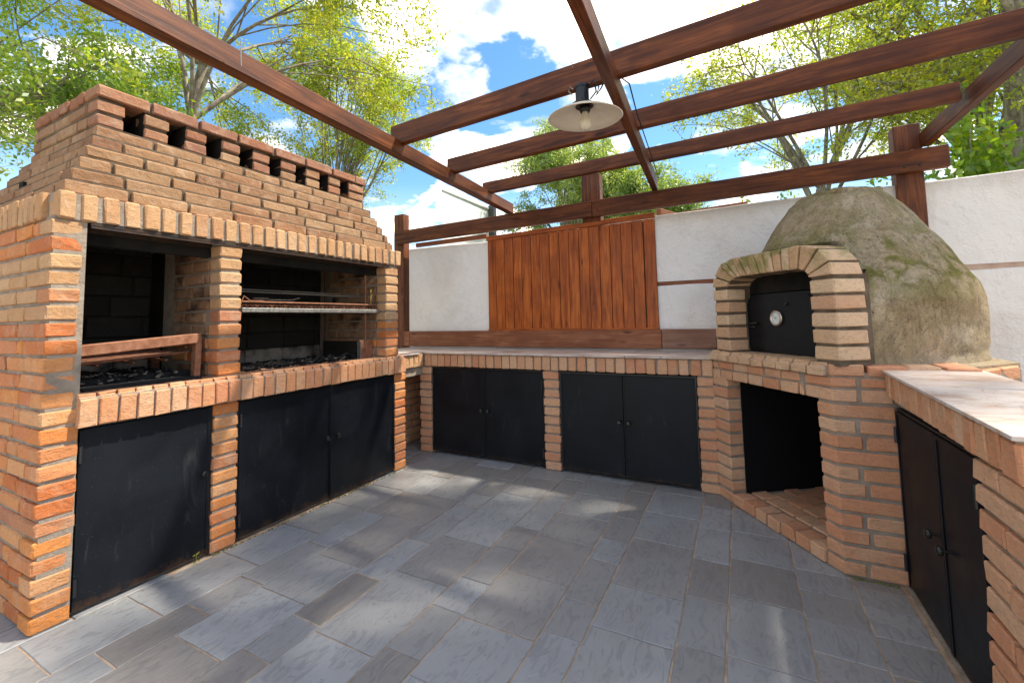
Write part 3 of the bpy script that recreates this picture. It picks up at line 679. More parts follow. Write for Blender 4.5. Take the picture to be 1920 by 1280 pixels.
def lumps(name, n, xr, yr, zr, s0, s1, mat, seed, logs=0):
    r_ = random.Random(seed); bm = bmesh.new()
    for k in range(n):
        c = Vector((r_.uniform(*xr), r_.uniform(*yr), r_.uniform(*zr))); s = r_.uniform(s0, s1)
        q = bmesh.ops.create_icosphere(bm, subdivisions=1, radius=s)
        el = Vector((r_.uniform(.6, 1.8), r_.uniform(.6, 2.4), r_.uniform(.4, .9)))
        R = Euler((r_.uniform(-.5, .5), r_.uniform(-.5, .5), r_.uniform(0, 6.3))).to_matrix()
        for v in q['verts']:
            v.co = R @ Vector((v.co.x*el.x, v.co.y*el.y, v.co.z*el.z))*r_.uniform(.8, 1.2)+c
    return bm_obj(name, bm, mat, None, (sum(xr)/2, sum(yr)/2, zr[0]))
o = lumps('charcoal', 900, (-3.1, -2.66), (1.56, 2.52), (.92, .950), .006, .015, M_CHAR, 5); o['kind'] = 'stuff'; tag(o, 'bed of black charcoal on the hearth of the right firebox', 'charcoal')
o = lumps('burnt_wood', 520, (-3.1, -2.70), (.90, 1.32), (.92, .985), .006, .015, M_CHAR, 6); o['kind'] = 'stuff'; tag(o, 'heap of burnt wood and embers under the rusty fire basket', 'embers')
TW = bmesh.new(); r_ = random.Random(12)
for k in range(26):
    y = r_.uniform(1.58, 2.45); x = r_.uniform(-2.78, -2.64); z = .955; a = r_.uniform(0, 6.3); l = r_.uniform(.04, .12)
    add_tube(TW, [(x, y, z), (x+math.cos(a)*l*.4, y+math.sin(a)*l*.7, z+r_.uniform(.005, .03)), (x+math.cos(a)*l*.6, y+math.sin(a)*l*1.4, z+.004)], .0028, 5)
o = bm_obj('burnt_twigs', TW, M_CHAR, None, (-2.7, 2, .95)); o['kind'] = 'stuff'; tag(o, 'thin burnt twigs on the charcoal bed behind the ledge', 'twigs')

# ================================================================== CORNER COUNTER
CC = thing('corner_counter', (-1.6, 3.6, 0), 'long back brick counter with four black doors below the wooden wall panel', 'counter')
FBk = Frame((0, 3.345), 0.0)                 # faces -y ; t = x
cc = core('counter_wall', CC, (-1.6, 3.6, .4), [((-2.722, 3.355, 0), (-2.605, 3.9, .80)), ((-1.448, 3.355, 0), (-1.328, 3.9, .80)), ((-.285, 3.355, 0), (-.182, 3.9, .80)),
      ((-2.69, 3.352, .80), (-.20, 3.93, .905)), ((-3.37, 2.93, .80), (-2.69, 3.93, .905)), ((-2.76, 2.93, .715), (-2.70, 3.36, .80))])
pier(FBk, -2.730, -2.600, 0, .79, .10, cc, M_PINK)
pier(FBk, -1.455, -1.322, 0, .79, .10, cc, M_PINK)
pier(FBk, -.290, -.178, 0, .79, .10, cc, M_PINK)
soldiers(Frame((0, 3.337), 0), -2.672, -.178, .795, .906, .12, cc, M_PINK, pitch=.0745, w=.066)
FRt = Frame((-2.672, 0), PI/2)
soldiers(FRt, 2.908, 3.325, .795, .906, .10, cc, M_SOLD, pitch=.070, w=.061)
FN = Frame((-3.02, 0), PI/2)
for i in range(11): course(FN, 2.93, 3.92, .004+i*.0732, .058, .05, cc, M_DARKBRICK if i > 9 else M_PINK, shift=rnd.uniform(0, .2))  # top course of the niche back is laid in the darker brick
bm = bmesh.new(); add_box(bm, (-3.08, 2.93, 0), (-3.03, 3.93, .80)); bm_obj('niche_back', bm, M_MORTAR, CC, (-3.05, 3.4, 0))
bm = bmesh.new(); add_box(bm, (-2.60, 3.86, 0), (-.20, 3.90, .80)); bm_obj('cupboard_back', bm, M_BLACKIN, CC, (-1.6, 3.8, .4))
for a, b_, c_ in ((-2.596, -2.022, -1.460), (-1.318, -.812, -.295)):
    door_frame(FBk, a, c_, .02, .775, -.020, CC)
    leaf_door(FBk, a+.011, b_-.002, .026, .772, -.014, CC, knob_t=b_-.032, knob_z=.425, hinge=a+.014)
    leaf_door(FBk, b_+.002, c_-.011, .026, .772, -.014, CC, knob_t=b_+.036, knob_z=.425, hinge=c_-.014)
def marble_tile(pts, z0, z1, parent):
    cx_ = sum(p[0] for p in pts)/len(pts); cy_ = sum(p[1] for p in pts)/len(pts)
    bm = bmesh.new(); add_prism(bm, [(x-cx_, y-cy_) for x, y in pts], 0, z1-z0)
    bmesh.ops.bevel(bm, geom=list(bm.edges), offset=.0015, segments=1, affect='EDGES')
    me = bpy.data.meshes.new('marble_tile'); bm.to_mesh(me); bm.free()
    return mesh_obj('marble_tile', me, (cx_, cy_, z0), parent, mat=M_MARBLE)
bm = bmesh.new(); add_box(bm, (-2.685, 3.328, .906), (-.185, 3.94, .911)); add_box(bm, (-3.37, 2.88, .906), (-2.6851, 3.94, .911)); top = bm_obj('countertop', bm, M_MORTAR, CC, (-1.6, 3.6, .906))
xs = [-2.683, -2.30, -1.86, -1.52, -1.10, -.78, -.52, -.187]
for k, (a, b) in enumerate(zip(xs, xs[1:])):
    g_ = .002; m_ = 3.60+rs.uniform(-.05, .06); s = rs.uniform(-.03, .03)
    marble_tile([(a+g_, 3.322), (b-g_, 3.322), (b-g_+s*.3, m_), (a+g_+s*.3, m_-s*.4)], .9112, .923, top)
    marble_tile([(a+g_, m_+.004-s*.4), (b-g_, m_+.004), (b-g_, 3.939), (a+g_, 3.939)], .9112, .923, top)
for a, b, c_, d_ in ((-3.36, -2.687, 2.882, 3.25), (-3.36, -3.03, 3.254, 3.60), (-3.026, -2.687, 3.254, 3.60), (-3.36, -3.0, 3.604, 3.939), (-2.996, -2.687, 3.604, 3.939)):
    x1 = -2.655 if (c_ < 3.25) else b
    marble_tile([(a, c_), (x1, c_), (x1 if c_ < 3.25 else b, d_), (a, d_)], .9112, .923, top)
# ================================================================== OVEN
P0 = Vector((-.19, 3.35)); P1 = Vector((.371, 2.58)); FO = Frame(P0, math.atan2(P1.y-P0.y, P1.x-P0.x))
LT = (P1-P0).length
OV = thing('pizza_oven', (.5, 3.2, 0), 'domed clay oven with mossy brick arch, black steel door and round thermometer', 'oven')
def fpoly(fr, pts): return [tuple(fr.w(t, o, 0).xy) for t, o in pts]
bm = bmesh.new()
add_prism(bm, fpoly(FO, [(.008, -.008), (.148, -.008), (.148, -.62), (.008, -.3)]), 0, .82)                    # left pier
q1 = FO.w(LT-.088, -.008, 0); q2 = FO.w(LT-.004, -.008, 0)
add_prism(bm, [tuple(q1.xy), tuple(q2.xy), (.572, 2.592), (.86, 2.592), (1.16, 2.95), (1.16, 3.2), tuple(FO.w(LT-.088, -.62, 0).xy)], 0, .93)
add_prism(bm, [tuple(FO.w(.008, -.010, 0).xy), tuple(FO.w(LT-.09, -.010, 0).xy), tuple(FO.w(LT-.09, -.3, 0).xy), (1.16, 3.2), (1.16, 3.93), (-.17, 3.93), (-.17, 3.38)], .815, .93)
base = bm_obj('oven_base', bm, M_MORTAR, OV, (.5, 3.2, 0))
nB = 11; pB = .815/nB
FX2 = Frame((.371, 2.583), 0.0)
FJ = Frame(tuple(FO.w(.156, 0, 0).xy), FO.ang+PI/2)     # reveal of the left jamb, faces the opening
def bent_brick(fr, t0, corner, x1, z0, z1, parent, mat):
    """one brick that turns the corner from the slanting face to the straight face"""
    a = fr.w(t0, 0, 0); ai = fr.w(t0, -.10, 0); c2 = Vector((corner.x, corner.y, 0))
    pts = [a.xy, c2.xy, Vector((x1, corner.y+.004)), Vector((x1, corner.y+.09)), Vector((corner.x+.05, corner.y+.09)), ai.xy]
    bm = bmesh.new(); add_prism(bm, [tuple(p) for p in pts], z0, z1)
    bmesh.ops.bevel(bm, geom=list(bm.edges), offset=.006, segments=1, affect='EDGES')
    for v in bm.verts: v.co += Vector((rnd.uniform(-1, 1), rnd.uniform(-1, 1), rnd.uniform(-1, 1)))*.0014
    return bm_obj('brick', bm, mat, parent, (corner.x, corner.y, z0))
for i in range(nB):
    z = i*pB+.006; h = pB-.014
    brick(FO, .0, .152, z, z+h, .10, base, M_PINK if i > 0 else M_PINK)
    fj = Frame(tuple(FO.w(.154, -.045, 0).xy), FO.ang-PI/2)
for i in range(nB):       # jamb reveal bricks
    z = i*pB+.006; h = pB-.014
    if i == 0: continue
    f2 = Frame(tuple(FO.w(.150, 0, 0).xy), FO.ang+PI/2)   # t runs inwards, n points into the opening?
    f2n = f2.n
    if i < 0: o = brick(f2, .105, .19, z, z+h, .03, base, M_PINK, proud=.004)
nR = 13; pR = .93/nR
for i in range(nR):
    z = i*pR+.006; h = pR-.014; cor = Vector((.371, 2.58))
    if i == nR-1: z -= .004; h = .044
    if z+h < .80:
        if i % 3 == 1: bent_brick(FO, LT-.093, cor, .604, z, z+h, base, M_PINK)
        else:
            xm = .371+(.085 if i % 3 == 0 else .105)
            bent_brick(FO, LT-.093, cor, xm, z, z+h, base, M_PINK); brick(Frame((0, 2.584), 0), xm+.013, .604, z, z+h, .09, base, M_PINK)
    else:
        bent_brick(FO, LT-.16, cor, .47, z, z+h, base, M_PINK); brick(Frame((0, 2.584), 0), .483, .60, z, z+h, .09, base, M_PINK)
        course(FO, .01, LT-.175, z, h, .09, base, M_PINK, L=.12, joint=.012, shift=.05)
# lintel bricks over the wood store
z = .815
for t in np.arange(.02, LT-.20, .235): pass
# threshold and floor of the wood store
stp = core('wood_store_floor', OV, (.3, 3.1, .0), [], M_MORTAR)
stp.data.materials[0] = M_MORTAR
bm = bmesh.new(); add_prism(bm, fpoly(FO, [(.16, -.012), (LT-.095, -.012), (LT-.095, -.95), (.16, -.95)]), 0, .060)
for v in bm.verts: v.co -= Vector((.3, 3.1, 0))
bm.to_mesh(stp.data); bm.free()
soldiers(FO, .158, LT-.096, .004, .070, .11, stp, M_PINK, pitch=.098, w=.088, bull=False, name='threshold_brick', proud=.004)
for a_ in range(7):
    off = -.125-a_*.115
    for b_ in range(6):
        t = .165+b_*.118+(a_ % 2)*.04
        if t+.105 < LT-.10: brick(Frame(tuple(FO.w(0, off, 0).xy), FO.ang), t, t+.11, .058, .071, .105, stp, M_DARKBRICK if a_ > 4 else M_PINK, 'floor_brick', jit=.6)  # rear rows of the store floor use the darker brick
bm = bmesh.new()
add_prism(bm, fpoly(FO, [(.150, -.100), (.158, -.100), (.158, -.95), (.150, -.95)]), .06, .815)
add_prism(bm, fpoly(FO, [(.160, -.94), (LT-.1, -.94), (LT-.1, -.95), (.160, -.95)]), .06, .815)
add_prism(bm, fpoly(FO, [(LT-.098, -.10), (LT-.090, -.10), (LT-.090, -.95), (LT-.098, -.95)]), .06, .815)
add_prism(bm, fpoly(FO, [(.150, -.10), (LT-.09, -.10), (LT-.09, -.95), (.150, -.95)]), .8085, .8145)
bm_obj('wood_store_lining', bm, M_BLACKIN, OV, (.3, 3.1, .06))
# oven ledge: flat nosed headers
led = core('oven_ledge', OV, (.3, 3.0, .92), [], M_MORTAR)
bm = bmesh.new(); add_prism(bm, fpoly(FO, [(.01, .004), (LT-.01, .004), (LT-.01, -.4), (.25, -.4), (.01, -.15)]), .925, .957)
for v in bm.verts: v.co -= Vector((.3, 3.0, .92))
bm.to_mesh(led.data); bm.free()
soldiers(FO, .0, LT-.02, .912, .974, .20, led, M_OVEN, pitch=.104, w=.089, bull=True, name='ledge_brick', proud=.022)
bent = bent_brick(FO, LT-.02, Vector((.371+.0, 2.572)), .50, .915, .968, led, M_PINK)
brick(Frame((0, 2.578), 0), .513, .66, .915, .962, .12, led, M_PINK)
for x in np.arange(.66, .80, .13): brick(Frame((0, 2.60), 0), x, x+.118, .935, .962, .25, led, M_PINK)
# slab under dome
bm = bmesh.new(); add_prism(bm, [tuple(FO.w(.1, -.2, 0).xy), tuple(FO.w(LT, -.12, 0).xy), (.62, 2.64), (.86, 2.64), (1.17, 2.98), (1.17, 3.93), (-.14, 3.93)], .93, .958)
bm_obj('dome_slab', bm, M_DOME, OV, (.5, 3.2, .93))
# arch piers
arch = core('arch', OV, (.3, 3.0, 1.0), [], M_MORTAR_H)
bm = bmesh.new()
add_prism(bm, fpoly(FO, [(.078, -.008), (.205, -.008), (.205, -.17), (.078, -.17)]), .96, 1.40)
add_prism(bm, fpoly(FO, [(.873, -.008), (.998, -.008), (.998, -.20), (.873, -.20)]), .96, 1.40)
outer = [(.075, 1.395), (.090, 1.47), (.155, 1.54), (.27, 1.568), (.82, 1.560), (.925, 1.53), (.985, 1.46), (1.002, 1.39)]
inner = [(.212, 1.395), (.232, 1.425), (.285, 1.445), (.35, 1.452), (.80, 1.445), (.835, 1.43), (.862, 1.405), (.868, 1.39)]
def slab_q(bm, o0, o1, i1, i0, f0, f1):
    vs = [FO.w(t, f0, z) for t, z in (o0, o1, i1, i0)]+[FO.w(t, f1, z) for t, z in (o0, o1, i1, i0)]
    v = [bm.verts.new(p) for p in vs]
    for f in ((0, 1, 2, 3), (7, 6, 5, 4), (0, 4, 5, 1), (1, 5, 6, 2), (2, 6, 7, 3), (3, 7, 4, 0)): bm.faces.new([v[k] for k in f])
    return v
for k in range(7): slab_q(bm, outer[k], outer[k+1], inner[k+1], inner[k], -.010, -.17)
bmesh.ops.recalc_face_normals(bm, faces=bm.faces)
for v in bm.verts: v.co -= Vector((.3, 3.0, 1.0))
bm.to_mesh(arch.data); bm.free()
for i in range(5):
    z = .985+i*.0815; h = .066
    brick(FO, .070, .213, z, z+h, .13, arch, M_OVEN); brick(FO, .866, 1.008, z, z+h, .17, arch, M_OVEN)
def lerp(a, b, f): return (a[0]+(b[0]-a[0])*f, a[1]+(b[1]-a[1])*f)
def vous(o0, o1, i0, i1):
    bm = bmesh.new(); d0 = rnd.uniform(-.003, .004)
    sh = lambda a, b: (lerp(a, b, .075), lerp(a, b, .925))
    oa, ob = sh(o0, o1); ia, ib = sh(i0, i1)
    ex = lambda o, i, s: (o[0]+(o[0]-i[0])*s, o[1]+(o[1]-i[1])*s)
    oa2, ob2 = ex(oa, ia, .04), ex(ob, ib, .04)
    slab_q(bm, oa2, ob2, ib, ia, .004+d0, -.165)
    bmesh.ops.recalc_face_normals(bm, faces=bm.faces)
    bmesh.ops.bevel(bm, geom=list(bm.edges), offset=.005, segments=1, affect='EDGES')
    for v in bm.verts: v.co += Vector((rnd.uniform(-1, 1), rnd.uniform(-1, 1), rnd.uniform(-1, 1)))*.0014
    c = FO.w((oa[0]+ib[0])/2, -.08, (oa[1]+ib[1])/2)
    bm_obj('voussoir', bm, M_OVEN, arch, c)
for k in range(7):
    n = {0: 1, 1: 1, 2: 2, 3: 8, 4: 1, 5: 1, 6: 1}[k]
    for j in range(n): vous(lerp(outer[k], outer[k+1], j/n), lerp(outer[k], outer[k+1], (j+1)/n), lerp(inner[k], inner[k+1], j/n), lerp(inner[k], inner[k+1], (j+1)/n))
# sooty inner frame of the arch
bm = bmesh.new()
add_prism(bm, fpoly(FO, [(.10, -.172), (.20, -.172), (.20, -.30), (.10, -.30)]), .96, 1.46)
add_prism(bm, fpoly(FO, [(.80, -.172), (.90, -.172), (.90, -.30), (.80, -.30)]), .96, 1.43)
add_prism(bm, fpoly(FO, [(.201, -.172), (.799, -.172), (.799, -.30), (.201, -.30)]), 1.345, 1.46)
add_prism(bm, fpoly(FO, [(.201, -.28), (.799, -.28), (.799, -.30), (.201, -.30)]), .96, 1.344)
bm_obj('oven_mouth', bm, M_SOOT, OV, (.4, 3.1, .96))
# steel door with chamfered corners
def fplate(bm, pts, f0, f1):
    a = [bm.verts.new(FO.w(t, f0, z)) for t, z in pts]; b = [bm.verts.new(FO.w(t, f1, z)) for t, z in pts]; n = len(pts)
    for i in range(n): bm.faces.new((a[i], a[(i+1) % n], b[(i+1) % n], b[i]))
    bm.faces.new(a[::-1]); bm.faces.new(b); bmesh.ops.recalc_face_normals(bm, faces=bm.faces)
bm = bmesh.new(); fplate(bm, [(.125, .978), (.80, .978), (.80, 1.235), (.70, 1.338), (.245, 1.338), (.125, 1.235)], -.150, -.165)
od = bm_obj('oven_door', bm, M_DOOR, OV, FO.w(.46, -.15, 1.15))
bm = bmesh.new(); fplate(bm, [(.145, 1.000), (.78, 1.000), (.78, 1.228), (.692, 1.320), (.252, 1.320), (.145, 1.228)], -.1435, -.1495); bm_obj('door_panel', bm, M_DOOR, od, FO.w(.46, -.15, 1.15))
bm = bmesh.new(); add_lathe(bm, [(0, 0), (.046, 0), (.048, .012), (.043, .017), (.037, .016), (.036, .011), (0, .0105)], FO.w(.465, -.1435, 1.188), (FO.n.x, FO.n.y, 0), 32); th = bm_obj('thermometer', bm, M_CHROME, od, FO.w(.465, -.1435, 1.188), smooth=True)
bm = bmesh.new(); add_lathe(bm, [(0, 0), (.0355, 0), (.0355, .001), (0, .001)], FO.w(.465, -.1325, 1.188), (FO.n.x, FO.n.y, 0), 32); bm_obj('dial', bm, M_WHITEDIAL, th, FO.w(.465, -.1325, 1.188))
bm = bmesh.new()
for k in range(28):
    a = math.radians(225-k*10); r1_, r2_ = (.026, .032) if k % 3 == 0 else (.029, .032)
    p_ = [(r1_, -.0006), (r2_, -.0006), (r2_, .0006), (r1_, .0006)]
    fplate(bm, [(.465+x*math.cos(a)-y*math.sin(a), 1.188+x*math.sin(a)+y*math.cos(a)) for x, y in p_], -.1312, -.1308)
fplate(bm, [(.463, 1.186), (.440, 1.205), (.4655, 1.190)], -.1300, -.1305)
add_lathe(bm, [(0, 0), (.004, 0), (.004, .002), (0, .002)], FO.w(.465, -.1318, 1.188), (FO.n.x, FO.n.y, 0), 12)
bm_obj('pointer', bm, M_PRINT, th, FO.w(.465, -.13, 1.188))
bm = bmesh.new(); add_tube(bm, [FO.w(.13, -.132, 1.145), FO.w(.30, -.132, 1.160)], .006, 8); add_tube(bm, [FO.w(.29, -.155, 1.159), FO.w(.29, -.115, 1.159)], .006, 8); bm_obj('latch', bm, M_KNOB, od, FO.w(.2, -.13, 1.15), smooth=True)
bm = bmesh.new(); add_tube(bm, [FO.w(.15, -.140, 1.128), FO.w(.27, -.140, 1.135)], .004, 8); bm_obj('latch', bm, M_KNOB, od, FO.w(.2, -.13, 1.13), smooth=True)
bm = bmesh.new(); add_lathe(bm, [(0, 0), (.008, 0), (.008, .01), (0, .012)], FO.w(.545, -.1435, 1.268), (FO.n.x, FO.n.y, 0), 12); bm_obj('bolt', bm, M_KNOB, od, FO.w(.545, -.14, 1.268))
# dome
DC = Vector((.58, 3.345)); prof = [(.955, .578), (1.05, .588), (1.16, .592), (1.276, .588), (1.36, .568), (1.45, .530), (1.55, .478), (1.64, .420), (1.73, .362), (1.83, .295), (1.895, .250), (1.925, .215), (1.945, .16), (1.956, .08), (1.960, .004)]
def pr(z):
    for (z0, r0_), (z1, r1_) in zip(prof, prof[1:]):
        if z <= z1: return r0_+(r1_-r0_)*(z-z0)/(z1-z0)
    return prof[-1][1]
bm = bmesh.new(); NZ, NT = 90, 220; grid = []
lat0 = (DC-P0).dot(FO.e); dist0 = -(DC-P0).dot(FO.n)
zsamp = [.955+(1.60-.955)*i/40 for i in range(41)]+[1.60+(1.925-1.60)*i/30 for i in range(1, 31)]+[1.925+.02*i/8 for i in range(1, 9)]
rad_s = [pr(z) for z in zsamp]
for k in range(1, 10): zsamp.append(1.945+.016*math.sin(k/9*PI/2)); rad_s.append(max(.003, .16*math.cos(k/9*PI/2)))
for z, r in zip(zsamp, rad_s):
    ring = []
    for j in range(NT):
        a = 2*PI*j/NT; d = Vector((math.cos(a), math.sin(a))); c = d.dot(FO.n); s = d.dot(FO.e); rr_ = r
        if z < 1.66 and c > .05:
            hw = .452 if z < 1.34 else .452-.30*((z-1.34)/.22)**2 if z < 1.56 else .10
            dd = dist0-.135
            lim = (hw+(.54-lat0)) if s > 0 else (hw-(.54-lat0))
            neck = min(dd/c, lim/max(abs(s), 1e-4)) if hw > .1 else 0
            fz = max(0, min(1, (z-1.25)/.33)); neck *= 1-fz*fz*(3-2*fz)*.75
            k_ = .09; hh = max(0, k_-abs(rr_-neck))/k_; rr_ = max(rr_, neck)+hh*hh*k_*.25
        if c > .02 and z < 1.585:
            lt = lat0+s*(dist0-.25)/c
            front = .135 if not (.20 < lt < .80) else .30
            rr_ = min(rr_, (dist0-front)/c)
        p = DC+d*rr_
        v = Vector((p.x, p.y, z))
        nz = mnoise.noise(v*2.6)*.020+mnoise.noise(v*8)*.008+mnoise.noise(v*23)*.0035
        if z < 1.0: nz += .015*(1-(z-.955)/.045)
        kk = min(1.0, rr_/.1)
        p = DC+d*(rr_+nz*kk); ring.append(bm.verts.new((p.x, p.y, z+mnoise.noise(v*9+Vector((5, 5, 5)))*.006*(1 if z > 1.0 else 0))))
    grid.append(ring)
for a, b in zip(grid, grid[1:]):
    for k in range(NT): bm.faces.new((a[k], a[(k+1) % NT], b[(k+1) % NT], b[k]))
bm.faces.new(grid[-1])
bm_obj('dome', bm, M_DOME, OV, (DC.x, DC.y, .95), smooth=True)
bm = bmesh.new(); ring = []
for j in range(26):
    a = 2*PI*j/25; ring.append((DC.x+.205*math.cos(a)+rs.uniform(-.012, .012), DC.y+.205*math.sin(a)+rs.uniform(-.012, .012), 1.925+rs.uniform(-.006, .006)))
add_tube(bm, ring, [.016+rs.uniform(-.004, .005) for _ in ring], 6); bm_obj('dome_rim', bm, M_DOME, OV, (DC.x, DC.y, 1.92), smooth=True)
# base end behind the right counter
course(Frame((.872, 2.60), math.atan2(.358, .30)), .02, .44, .885, .062, .09, base, M_PINK)
course(Frame((1.165, 0), PI/2), 2.98, 3.9, .885, .058, .05, base, M_PINK)

# ================================================================== RIGHT COUNTER
RC = thing('side_counter', (.8, 2.0, 0), 'short brick counter with white marble top and two black doors right of the oven', 'counter')
XR = .585
FRC = Frame((XR, 0), -PI/2)        # t = -y, faces -x
assert FRC.n.x < -.9
def zt(y): return .905+.035*(y-1.52)/1.0
rc = bmesh.new()
add_box(rc, (.600, 1.533, 0), (.93, 1.79, .80)); add_box(rc, (.600, 1.533, .80), (.93, 2.58, .885)); rcw = bm_obj('counter_wall', rc, M_MORTAR, RC, (.8, 2, 0))
nP = 11; pP = .79/nP
FE = Frame((0, 1.522), 0.0)
for i in range(nP):
    z = i*pP+.006; h = pP-.014
    if i % 2: brick(FRC, -1.795, -1.522, z, z+h, .115, rcw, M_PINK); course(FE, XR+.128, .94, z, h, .10, rcw, M_PINK, L=.2)
    else:
        brick(FRC, -1.795, -1.655, z, z+h, .10, rcw, M_PINK); brick(FE, XR, XR+.115, z, z+h, .12, rcw, M_PINK); course(FE, XR+.128, .94, z, h, .10, rcw, M_PINK, L=.2, shift=.1)
n = 15
for i in range(n):
    y1 = 2.572-i*(2.572-1.60)/n; y0 = y1-.058; zz_ = zt((y0+y1)/2)
    brick(FRC, -y1, -y0, zz_-.112, zz_-.012, .10, rcw, M_PINK, 'soldier_brick', proud=.014)
brick(FRC, -1.592, -1.512, .905-.112, .905-.012, .07, rcw, M_PINK, 'soldier_brick', proud=.014)
soldiers(Frame((0, 1.510), 0), .645, .94, .793, .893, .09, rcw, M_PINK, name='soldier_brick', pitch=.072, w=.06)
door_frame(FRC, -2.575, -1.797, .012, .772, -.022, RC)
leaf_door(FRC, -2.565, -2.125, .02, .769, -.014, RC, knob_t=-2.175, knob_z=.40, hinge=-2.562)
leaf_door(FRC, -2.121, -1.808, .02, .769, -.014, RC, knob_t=-2.075, knob_z=.385, hinge=-1.811)
bm = bmesh.new(); add_box(bm, (.90, 1.79, 0.01), (.93, 2.58, .80)); bm_obj('cupboard_back', bm, M_BLACKIN, RC, (.9, 2.2, .4))
bm = bmesh.new(); add_box(bm, (.59, 1.80, .001), (.604, 2.58, .012)); bm_obj('door_sill', bm, M_MORTAR, RC, (.6, 2.2, 0))
bm = bmesh.new(); add_prism(bm, [(.572, 1.512), (.95, 1.512), (.95, 2.60), (.572, 2.60)], 0, .006); 
for v in bm.verts: v.co.z += zt(v.co.y)-.0125
rtop = bm_obj('countertop', bm, M_MORTAR, RC, (.76, 2.0, .9))
ys_ = [1.500, 1.86, 2.17, 2.44, 2.74]
for k, (a, b) in enumerate(zip(ys_, ys_[1:])):
    s = rs.uniform(-.03, .03)
    lo = .562 if b < 2.6 else .640
    poly = [(.562, a+.0015), (.925, a+.0015+s), (.925, b-.0015), (lo, b-.0015)]
    if a == ys_[-2]: poly = [(.562, a+.0015), (.925, a+.0015), (.925, 2.66), (.80, 2.86), (.562, 2.575)]
    cx_ = .76; cy_ = (a+b)/2
    bm = bmesh.new(); add_prism(bm, poly, -.006, .006)
    for v in bm.verts: v.co.z += zt(v.co.y)
    bmesh.ops.bevel(bm, geom=list(bm.edges), offset=.0015, segments=1, affect='EDGES')
    bm_obj('marble_tile', bm, M_MARBLE, rtop, (cx_, cy_, zt(cy_)))

# ================================================================== BACK WALL
WY = 3.965
WB = thing('boundary_wall', (0, 4.05, 0), 'white rendered boundary wall behind the counter and the oven', 'wall')
bm = bmesh.new()
r_ = random.Random(4)
def wall_piece(bm, x0, x1, z0, zl, zr, y0=WY, y1=4.13):
    n = max(2, int((x1-x0)/.25)); a = []
    for i in range(n+1):
        f = i/n; x = x0+(x1-x0)*f; z = zl+(zr-zl)*f+r_.uniform(-.004, .004)
        a.append([bm.verts.new((x, y0, z0)), bm.verts.new((x, y0, z-.008)), bm.verts.new((x, y0+.008, z)), bm.verts.new((x, y1, z)), bm.verts.new((x, y1, z0))])
    for p, q in zip(a, a[1:]):
        for k in range(4): bm.faces.new((p[k], p[k+1], q[k+1], q[k]))
    bm.faces.new(a[0][::-1]); bm.faces.new(a[-1])
wall_piece(bm, -3.385, -2.25, 0, 2.062, 2.042)
wall_piece(bm, -2.25, -.62, 0, 2.05, 2.09, y0=WY+.03)
wall_piece(bm, -.62, 7.5, 1.512, 2.100, 2.115)
wall_piece(bm, -.62, 7.5, 0, 1.478, 1.475)
bm_obj('rendered_wall', bm, M_STUCCO, WB, (0, WY, 0))
bm = bmesh.new(); add_box(bm, (-.62, WY+.012, 1.476), (1.35, WY+.05, 1.513)); bm_obj('recessed_strip', bm, M_BOARD, WB, (0, WY, 1.49))
bm = bmesh.new(); add_box(bm, (1.352, WY+.006, 1.470), (7.5, WY+.05, 1.5125)); bm_obj('recessed_strip', bm, simple('pink_strip', (.42, .27, .20), .8, nscale=9, col2=(.55, .42, .33)), WB, (2, WY, 1.49))
# wooden panel
WP = thing('wooden_panel', (-1.46, 3.95, 1.1), 'wall panel of vertical red-brown stained wooden planks above the back counter', 'wood panel')
npk = 17; x0, x1 = -2.312, -.618; pw = (x1-x0)/npk
for k in range(npk):
    a = x0+k*pw+.0022+r_.uniform(-.001, .001); b = x0+(k+1)*pw-.0022
    if k == 15: b -= .004
    zt_ = 2.040+.03*(k/npk); 
    beamobj('plank', ((a+b)/2, 3.948, 1.108), ((a+b)/2+r_.uniform(-.001, .001), 3.948, zt_), b-a, .02+r_.uniform(-.003, .003), M_PLANK, WP, bev=.003)
for o in WP.children: 
    o.rotation_euler = (0, -PI/2, 0); 
for o in WP.children:      # rotate section so that the broad side faces the patio
    me = o.data
    for v in me.vertices: v.co.y, v.co.z = v.co.z, v.co.y
    me.flip_normals()
beamobj('top_rail', (-2.315, 3.944, 2.062), (-.615, 3.944, 2.098), .035, .045, M_PLANK, WP)
beamobj('bottom_rail', (-2.312, 3.944, 1.112), (-.615, 3.944, 1.110), .030, .018, M_PLANK, WP)
bm = bmesh.new(); add_box(bm, (-2.31, 3.962, 1.11), (-.62, 3.985, 2.05)); bm_obj('backing', bm, M_STEEL_DK, WP, (-1.5, 3.97, 1.1))
for a, b, mt, lb in ((-3.352, -.602, M_BOARD, 'long red-brown wooden splash board along the back counter'), (-.598, -.175, M_BOARD2, 'short greyish wooden splash board between the panel and the oven'), (-3.66, -3.356, M_BOARD, 'short dark splash board end at the left post behind the barbecue')):
    tag(beamobj('splash_board', (a, 3.942, 1.022), (b, 3.942, 1.020), .028, .166, mt, None), lb, 'board')
tag(beamobj('ledger_strip', (-3.26, 3.945, 2.085), (-2.318, 3.945, 2.092), .03, .048, M_BOARD, None), 'narrow reddish batten under the pergola beam above the left white wall', 'batten')

